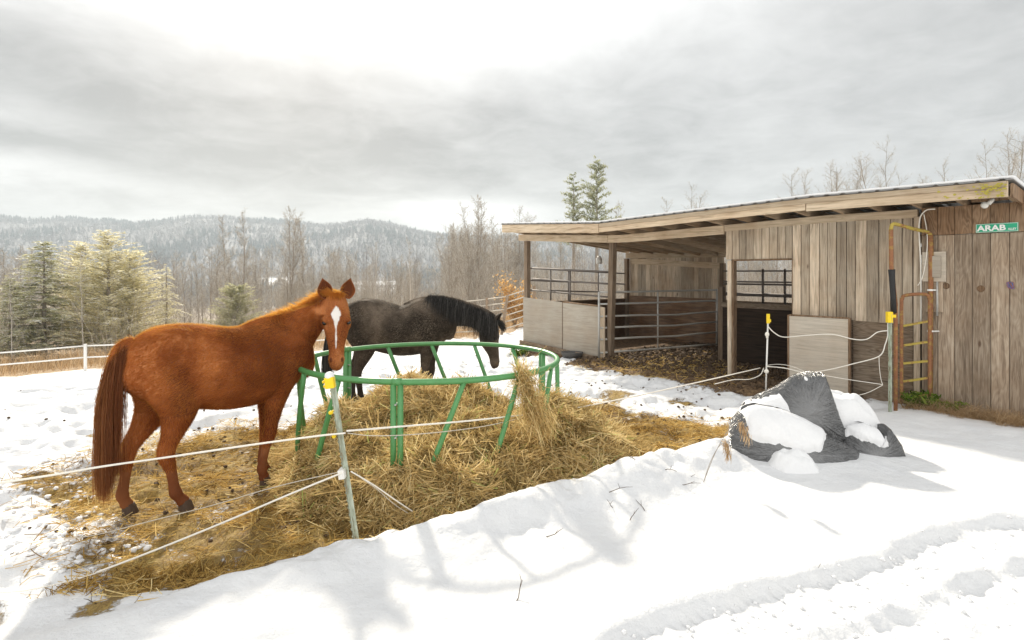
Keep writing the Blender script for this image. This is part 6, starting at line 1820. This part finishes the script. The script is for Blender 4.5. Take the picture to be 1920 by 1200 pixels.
PN = [conifer_meshes('pine_a', 41, H=12, Rb=3.0, mat='pine', fluff=.6, levels=48, per=6, gaps=.55, power=.5, droop=.0, rise=.42, start=.46, wid=.08, snow=.05, spl_=13, jit=.7), conifer_meshes('pine_b', 42, H=12, Rb=2.7, mat='pine', fluff=.6, levels=40, per=5, gaps=.55, power=.5, droop=.0, rise=.30, start=.48, wid=.08, snow=.05, spl_=12, jit=.8)]
# evergreens on the left
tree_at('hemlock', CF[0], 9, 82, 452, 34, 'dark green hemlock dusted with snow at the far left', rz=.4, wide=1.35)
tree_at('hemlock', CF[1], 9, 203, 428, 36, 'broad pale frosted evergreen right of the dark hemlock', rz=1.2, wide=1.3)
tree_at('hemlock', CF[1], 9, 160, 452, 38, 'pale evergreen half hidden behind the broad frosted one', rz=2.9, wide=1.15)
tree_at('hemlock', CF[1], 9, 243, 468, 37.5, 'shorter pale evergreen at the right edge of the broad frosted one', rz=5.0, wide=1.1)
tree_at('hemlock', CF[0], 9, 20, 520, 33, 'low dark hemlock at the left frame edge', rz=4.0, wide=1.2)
tree_at('spruce', CF[2], 9, 312, 495, 38, 'small snow-laden spruce left of the chestnut back', rz=1.0)
tree_at('pine_bush', CF[3], 5, 446, 528, 40, 'rounded green pine bush above the chestnut withers', rz=2.0)
tree_at('white_pine', PN[0], 12, 1119, 291, 58, 'taller green white pine rising above the shed roof', rz=.8, wide=.92)
tree_at('white_pine', PN[1], 12, 1076, 322, 60, 'shorter wispy white pine left of the taller one', rz=2.2, wide=.85)
# single bare trees one can pick out
PR = [(456, 388, 52, 0, 'tall bare tree topping the ridge above the pine bush'), (428, 400, 60, 3, 'thin bare tree left of the tall one over the pine bush'), (545, 385, 50, 1, 'forked bare tree left of the chestnut head'),
      (575, 408, 56, 3, 'slim bare tree just right of the forked one by the chestnut head'), (897, 362, 50, 1, 'tallest bare tree left of the shed roof end'), (868, 430, 62, 3, 'slender bare tree left of the tallest one by the shed'), (930, 398, 54, 2, 'bushy bare tree between the tallest one and the shed'),
      (972, 382, 66, 4, 'bare tree whose top shows over the left roof end'), (845, 412, 70, 0, 'straight bare tree above the black horse neck'), (1293, 338, 62, 4, 'lone bare tree crown over the middle of the shed roof'), (1246, 366, 66, 2, 'low bare crown left of the lone one over the roof'),
      (1155, 372, 60, 2, 'bare tree just right of the two pines'), (1665, 250, 46, 1, 'highest bare tree over the boarded wall'), (1612, 292, 52, 0, 'bare tree left of the highest one over the boarded wall'), (1560, 296, 54, 4, 'bare tree third from the left over the boarded wall'),
      (1502, 314, 58, 2, 'leftmost bare tree over the boarded wall'), (1770, 288, 46, 3, 'slim bare tree over the rusty archway'), (1845, 258, 40, 4, 'spreading bare tree above the lichen-covered roof end'), (1892, 236, 38, 1, 'tall forked bare tree at the right frame edge')]
BF = [bare_meshes('fine_a', 61, r0=.06, start=.3, spread=.20, up=.95, twr=.55, sub=7), bare_meshes('fine_b', 62, r0=.06, fork=True, spread=.24, up=.85, start=.3, twr=.55, sub=7, nb=40), bare_meshes('fine_c', 63, nb=44, r0=.055, start=.25, spread=.22, up=.85, twr=.55)]
for px_, py_, d, k, lab in PR: tree_at('bare_tree', BT[k] if px_ < 1200 else BF[k % 3], 10, px_, py_, d, lab)
for px_, py_, d, k, lab in ((22, 505, 30, 0, 'slim pale birch leaning beside the dark hemlock at far left'), (158, 470, 33, 1, 'pale birch trunk between the two left evergreens'), (770, 440, 48, 0, 'pale birch behind the black horse withers'), (700, 450, 56, 1, 'pale birch over the snowy field right of the chestnut head')):
    tree_at('birch_tree', BI[k], 10, px_, py_, d, lab)
# the wood behind: each trunk its own tree
random.seed(99)
def wood(n, pxa, pxb, pya, pyb, da, db, label, group, kinds=None):
    for i in range(n):
        px_ = pxa + (pxb - pxa) * (i + random.random()) / n; d = random.uniform(da, db)
        tree_at('bare_tree', random.choice(kinds or BT), 10, px_, random.uniform(pya, pyb), d, label, group, wide=random.uniform(.9, 1.25))
wood(46, -60, 430, 452, 520, 42, 95, 'bare grey tree in the thicket behind the left evergreens', 'bare trees behind the left evergreens')
wood(18, -560, -60, 440, 520, 40, 85, 'bare grey tree beyond the left end of the paddock', 'bare trees beyond the left end of the paddock')
wood(52, 430, 700, 455, 545, 42, 95, 'bare brown tree in the thicket behind the chestnut neck and head', 'bare trees behind the chestnut horse')
wood(34, 690, 850, 470, 560, 42, 90, 'thin bare tree in the thicket behind the black horse', 'bare trees behind the black horse')
wood(46, 840, 1010, 415, 520, 40, 90, 'bare tree in the dense thicket left of the shed', 'bare trees left of the shed')
wood(56, 1000, 1520, 425, 520, 34, 80, 'bare tree seen through the open bay of the shed', 'bare trees behind the open shed')
wood(14, 1470, 1930, 310, 345, 44, 66, 'faint bare treetop over the right part of the shed roof', 'bare treetops over the right roof', BF)
# understorey saplings and brush: a mass
def blades(n, xa, xb, ya, yb, h0, h1, w, mat, name, mask=None, lean=.25, seg=4, tint=(0, 1), far=False):
    x = rng.uniform(xa, xb, n); y = rng.uniform(ya, yb, n)
    if mask is not None: k = mask(x, y); x, y = x[k], y[k]
    n = len(x); z = ground_h(x, y, not far); ln = rng.uniform(h0, h1, n)
    D = unit(np.stack([rng.normal(0, lean, n), rng.normal(0, lean, n), np.ones(n)], 1)); t = np.linspace(0, 1, seg)
    bend = np.stack([rng.normal(0, 1, n), rng.normal(0, 1, n), np.zeros(n)], 1) * lean
    C = np.stack([x, y, z - .02], 1)[:, None] + D[:, None] * (ln[:, None] * t)[..., None] + bend[:, None] * (ln[:, None] * t ** 2)[..., None]
    th = rng.uniform(0, 6.28, n); S = np.stack([np.cos(th), np.sin(th), 0 * th], 1)
    V, F = ribbons(C, rng.uniform(.6, 1.3, n) * w, S)
    return np_obj(name, V, F, M[mat], attrs=dict(tint=np.repeat(rng.uniform(*tint, n), seg * 2)))
def band(x, y): return y > np.interp(x, [-60, -22, -17, -12, -6, -1, 0.5, 3, 8, 20], [19.3, 21, 23.3, 24, 25.4, 25.4, 24.4, 23, 22.5, 20]) + rng.uniform(0, .8, len(x))
o = blades(24000, -34, 6, 20, 31, .25, .95, .014, 'dry_grass', 'dry_grass', band, .3); o['kind'] = 'stuff'
o = blades(52000, -95, 42, 27, 95, .8, 4.6, .013, 'twig', 'thicket_brush', lambda x, y: (np.abs(x / y) < 1.5) & ((x < 4) | (y > 30)), .25, far=True, tint=(0, .8)); o['kind'] = 'stuff'
# far wood: reads as one mass
tv = []; me = BT[2][1]
def far_mass(n, ya, yb, name):
    Vs = []; Fs = []; Ts = []; o_ = 0
    for i in range(n):
        d = rng.uniform(ya, yb) ; x = (rng.uniform(-700, 1900) - 960) / 1100 * d
        zb = gz(x, d, False); H = rng.uniform(8, 15); m = 90
        f = rng.random(m) ** .7; a = rng.uniform(0, 6.28, m)
        p0 = np.stack([x + 0 * f, d + 0 * f, zb + f * H * .9], 1); ln = H * .22 * (1.15 - .8 * f)
        p1 = p0 + np.stack([np.cos(a) * ln, np.sin(a) * ln, ln * rng.uniform(.5, 1.6, m)], 1)
        p0 = np.concatenate([np.array([[x, d, zb]]), p0]); p1 = np.concatenate([np.array([[x, d, zb + H]]), p1])
        V, F = rib_from(p0, p1, np.concatenate([[.2], np.full(m, .05)]) * (d / 150) ** .5)
        Vs.append(V); Fs.append(F + o_); o_ += len(V); Ts.append(np.repeat(rng.uniform(.34, 1, m + 1), 6))
    o = np_obj(name, np.concatenate(Vs), np.concatenate(Fs), M['farwood'], attrs=dict(tint=np.concatenate(Ts))); o['kind'] = 'stuff'; return o
far_mass(980, 95, 430, 'far_wood')
# the hillside wood
N = 40000
ty_ = rng.uniform(540, 1720, N) ** 1.0; tx_ = (rng.uniform(-800, 1450, N) - 960) / 1100 * ty_
tz_ = hill_h(tx_, ty_)
ppx = 960 + 1100 * tx_ / ty_; ppy = 512 - (tz_ - 1.9) * 1100 / ty_
k = ~in_field(ppx, ppy - 4, ty_) & ~in_field(ppx, ppy + 4, ty_)
tx_, ty_, tz_ = tx_[k], ty_[k], tz_[k]; N = len(tx_)
con = (fbm(tx_ / 120, ty_ / 120, octv=3, seed=141) + rng.normal(0, .25, N) + .25 * sstep(1300, 1600, ty_)) > .40
Hh = rng.uniform(8, 17, N)
Vs = []; Fs = []; Ts = []; o_ = 0
i = np.where(con)[0]; n = len(i)
for lev, (za, zb2, rr) in enumerate(((.05, .5, .30), (.3, .75, .22), (.55, 1.0, .14))):
    th = rng.uniform(0, 6.28, (n, 1)) + np.linspace(0, 2 * math.pi, 6)[None, :5]
    rj = rr * rng.uniform(.6, 1.25, (n, 5))
    ringv = np.stack([tx_[i, None] + np.cos(th) * rj * Hh[i, None], ty_[i, None] + np.sin(th) * rj * Hh[i, None], tz_[i, None] + Hh[i, None] * (za + rng.normal(0, .03, (n, 5)))], 2)
    apex = np.stack([tx_[i], ty_[i], tz_[i] + Hh[i] * zb2], 1)[:, None]
    V = np.concatenate([ringv, apex], 1).reshape(-1, 3); b = (np.arange(n) * 6)[:, None] + o_
    F = np.concatenate([np.stack([b[:, 0] + a, b[:, 0] + (a + 1) % 5, b[:, 0] + 5], 1) for a in range(5)])
    Vs.append(V); Fs.append(F); o_ += len(V); Ts.append(np.repeat(rng.uniform(0, .28, n), 6))
i = np.where(~con)[0]; n = len(i); m = 9
f = rng.random((n, m)); a = rng.uniform(0, 6.28, (n, m)); ln = Hh[i, None] * rng.uniform(.15, .35, (n, m))
p0 = np.stack([tx_[i, None] + rng.normal(0, .8, (n, m)), ty_[i, None] + rng.normal(0, .8, (n, m)), tz_[i, None] + f * Hh[i, None] * .6], 2)
p1 = p0 + np.stack([np.cos(a) * ln, np.sin(a) * ln, ln * 1.2], 2)
sd = np.stack([np.cos(a + 1.57), np.sin(a + 1.57), 0 * a], 2) * .5
tri_ = np.stack([p0 - sd, p0 + sd, p1], 2).reshape(-1, 3)
Vs.append(tri_); Fs.append(np.arange(len(tri_)).reshape(-1, 3) + o_); Ts.append(np.repeat(np.clip(rng.normal(.6, .2, n), .34, 1), m * 3))
o = np_obj('hillside_wood', np.concatenate(Vs), np.concatenate(Fs), M['farwood'], attrs=dict(tint=np.concatenate(Ts))); o['kind'] = 'stuff'

# ------------------------------------------------------------------ small plants
def leaf_cloud(name, label, cat, c, r, n, size, mat, stems=14, group=None):
    root = empty(name, c); tag(root, label, cat, group)
    g = rng; A = np.zeros((stems, 3)); a = g.uniform(0, 6.28, stems)
    B = np.stack([np.cos(a) * r[0] * g.uniform(.2, .9, stems), np.sin(a) * r[1] * g.uniform(.2, .9, stems), r[2] * g.uniform(.6, 1.0, stems)], 1)
    V, F = rib_from(A, B, np.full(stems, size * .25)); np_obj('stems', V, F, M['bark'], root, attrs=dict(tint=np.full(len(V), .4)))
    k = g.integers(0, stems, n); t = g.uniform(.3, 1.05, n)
    p = B[k] * t[:, None] + g.normal(0, .10, (n, 3)) * np.array(r)
    q = p + unit(g.normal(0, 1, (n, 3)) + np.array([0, 0, -.3])) * size * g.uniform(.6, 1.4, n)[:, None]
    V, F = rib_from(p, q, size * g.uniform(.35, .7, n)); np_obj('leaves', V, F, M[mat], root, attrs=dict(tint=np.repeat(g.random(n), 6)))
    return root
leaf_cloud('beech_shrub', 'orange-leaved shrub behind the corral fence left of the shed', 'shrub', (0.1, 25.8, gz(.1, 25.8)), (.9, .8, 2.2), 1500, .11, 'orange_leaf', 18)
leaf_cloud('beech_shrub', 'low orange shrub behind the corral rails at the shed corner', 'shrub', (0.75, 25.2, gz(.75, 25.2)), (.8, .7, 1.35), 1100, .10, 'orange_leaf', 16)
p = shed_w(8.98, -.30); leaf_cloud('green_weed', 'green weeds growing at the foot of the rusty archway', 'weeds', (p.x + .06, p.y, gz(p.x, p.y)), (.36, .26, .20), 1000, .055, 'green_weed', 30)
p = shed_w(9.35, -.34); leaf_cloud('green_weed', 'smaller yellow green weeds in dry grass along the siding', 'weeds', (p.x, p.y, gz(p.x, p.y)), (.25, .2, .13), 350, .045, 'green_weed', 16)
p = shed_w(0.3, -.45); leaf_cloud('green_weed', 'small green weed by the corner post of the half wall', 'weeds', (p.x, p.y, gz(p.x, p.y)), (.28, .25, .30), 260, .07, 'green_weed', 12)
def strip(x, y): 
    s, v = shed_sv(x, y); return (s > 8.85) & (s < 10.4) & (v > -.55 + .25 * vnoise(x * 4, y * 4, seed=3)) & (v < -.05)
o = blades(22000, 5.4, 7.2, 6.8, 9.2, .05, .24, .006, 'dry_grass', 'wall_grass', strip, .9, tint=(0, .8)); o['kind'] = 'stuff'
# tufts of dead grass at the paddock edge, lower left
def tuft(name, label, x, y, n, L, spread=.12):
    b = np.stack([x + rng.normal(0, spread, n), y + rng.normal(0, spread * .6, n)], 1); z = ground_h(b[:, 0], b[:, 1])
    D = unit(np.stack([rng.normal(0.1, .6, n), rng.normal(0, .6, n), rng.uniform(.1, 1.0, n)], 1))
    V, F = strands(b[:, 0], b[:, 1], z + .01, rng.uniform(.4, 1.0, n) * L, rng.uniform(.003, .006, n), dirs=D, curl=.5, seg=5, droop=.25)
    o = np_obj(name, V, F, M['litter'], attrs=dict(tint=np.repeat(rng.uniform(.05, .7, n), 10))); tag(o, label, 'grass tuft'); return o
def G(px_, py_):
    d = 1.85 * 1100 / (py_ - 512)
    for _ in range(4): d = (1.9 - gz((px_ - 960) / 1100 * d, d)) * 1100 / (py_ - 512)
    return (px_ - 960) / 1100 * d, d
x, y = G(370, 1080); tuft('grass_tuft', 'largest dead grass tuft in the snow left of the leaning post', x, y, 420, .22)
x, y = G(275, 1085); tuft('grass_tuft', 'middle dead grass tuft at the lower left hay edge', x, y, 220, .16, .09)
x, y = G(150, 1100); tuft('grass_tuft', 'leftmost dead grass tuft lying in the snow', x, y, 200, .18, .10)
x, y = G(790, 985); tuft('grass_tuft', 'tiny grass tuft on the snow bank right of the leaning post', x, y, 26, .07, .015)
# dry twigs standing out of the bank
for i, (px_, py_) in enumerate(((930, 975), (1075, 905), (1100, 900), (1140, 940), (1150, 955), (1210, 960), (1180, 975), (1275, 915), (1300, 905), (1245, 890), (1020, 1005), (965, 1130), (185, 1130), (45, 1120), (1560, 1082), (1205, 905))):
    x, y = G(px_, py_); mb = MB(); mb.tint = .1 + .5 * random.random()
    a = random.uniform(0, 6.28); L = random.uniform(.08, .22); q = Vector((x, y, gz(x, y) - .01)); pts = [q.copy()]
    d = Vector((math.cos(a) * .8, math.sin(a) * .4, .5))
    for k in range(4): d = (d + Vector((random.gauss(0, .25), random.gauss(0, .25), random.gauss(-.12, .2)))).normalized(); q = q + d * L / 4; pts.append(q.copy())
    mb.tube(pts, [.003, .0028, .0024, .002, .001], 4); mb.tube([pts[2], pts[2] + Vector((random.gauss(0, .03), random.gauss(0, .03), .04))], [.002, .001], 4)
    tag(mb.build('twig', M['clod']), 'thin dark twig poking out of the snow bank', 'twig', 'twigs poking out of the snow bank')
# dry weed stalks beside the bags
wx, wy = G(1318, 905)
for (dx_, h_, lab) in ((.28, .52, 'taller dry weed with hanging seed heads left of the bags'), (.16, .34, 'shorter dry weed with brown seed heads left of the bags')):
    root = empty('dry_weed', (wx, wy, gz(wx, wy))); tag(root, lab, 'weed')
    st = spl([(0, 0, -.02), (dx_ * .4, 0, h_ * .5), (dx_ * .85, -.01, h_ * .9), (dx_ * 1.15, -.02, h_ * .96), (dx_ * 1.3, -.02, h_ * .75)], 5)
    mb = MB(); mb.tube(st, .0026, 5); mb.build('stalk', M['bark'], root)
    n = 100; k = rng.integers(int(len(st) * .7), len(st), n); Pp = np.array([tuple(st[i]) for i in k]) + rng.normal(0, .014, (n, 3))
    Q = Pp + np.stack([rng.normal(0, .012, n), rng.normal(0, .012, n), -rng.uniform(.01, .10, n)], 1)
    V, F = rib_from(Pp, Q, rng.uniform(.004, .009, n)); np_obj('seed_head', V, F, M['dry_grass'], root, attrs=dict(tint=np.repeat(rng.random(n) * .8, 6)))

# ------------------------------------------------------------------ haze
def haze(density):
    mb = MB(); mb.box((-3600, -60, -75), (3600, 3000, 192))
    m, nt = new_mat('haze'); v = nt.n('ShaderNodeVolumePrincipled')
    v.inputs['Color'].default_value = (0.80, 0.90, 1.0, 1); v.inputs['Density'].default_value = density; v.inputs['Anisotropy'].default_value = 0.25
    o = nt.n('ShaderNodeOutputMaterial'); nt.l(v.outputs[0], o.inputs['Volume'])
    h = mb.build('haze', m); h['kind'] = 'stuff'; return h
haze(0.00034)
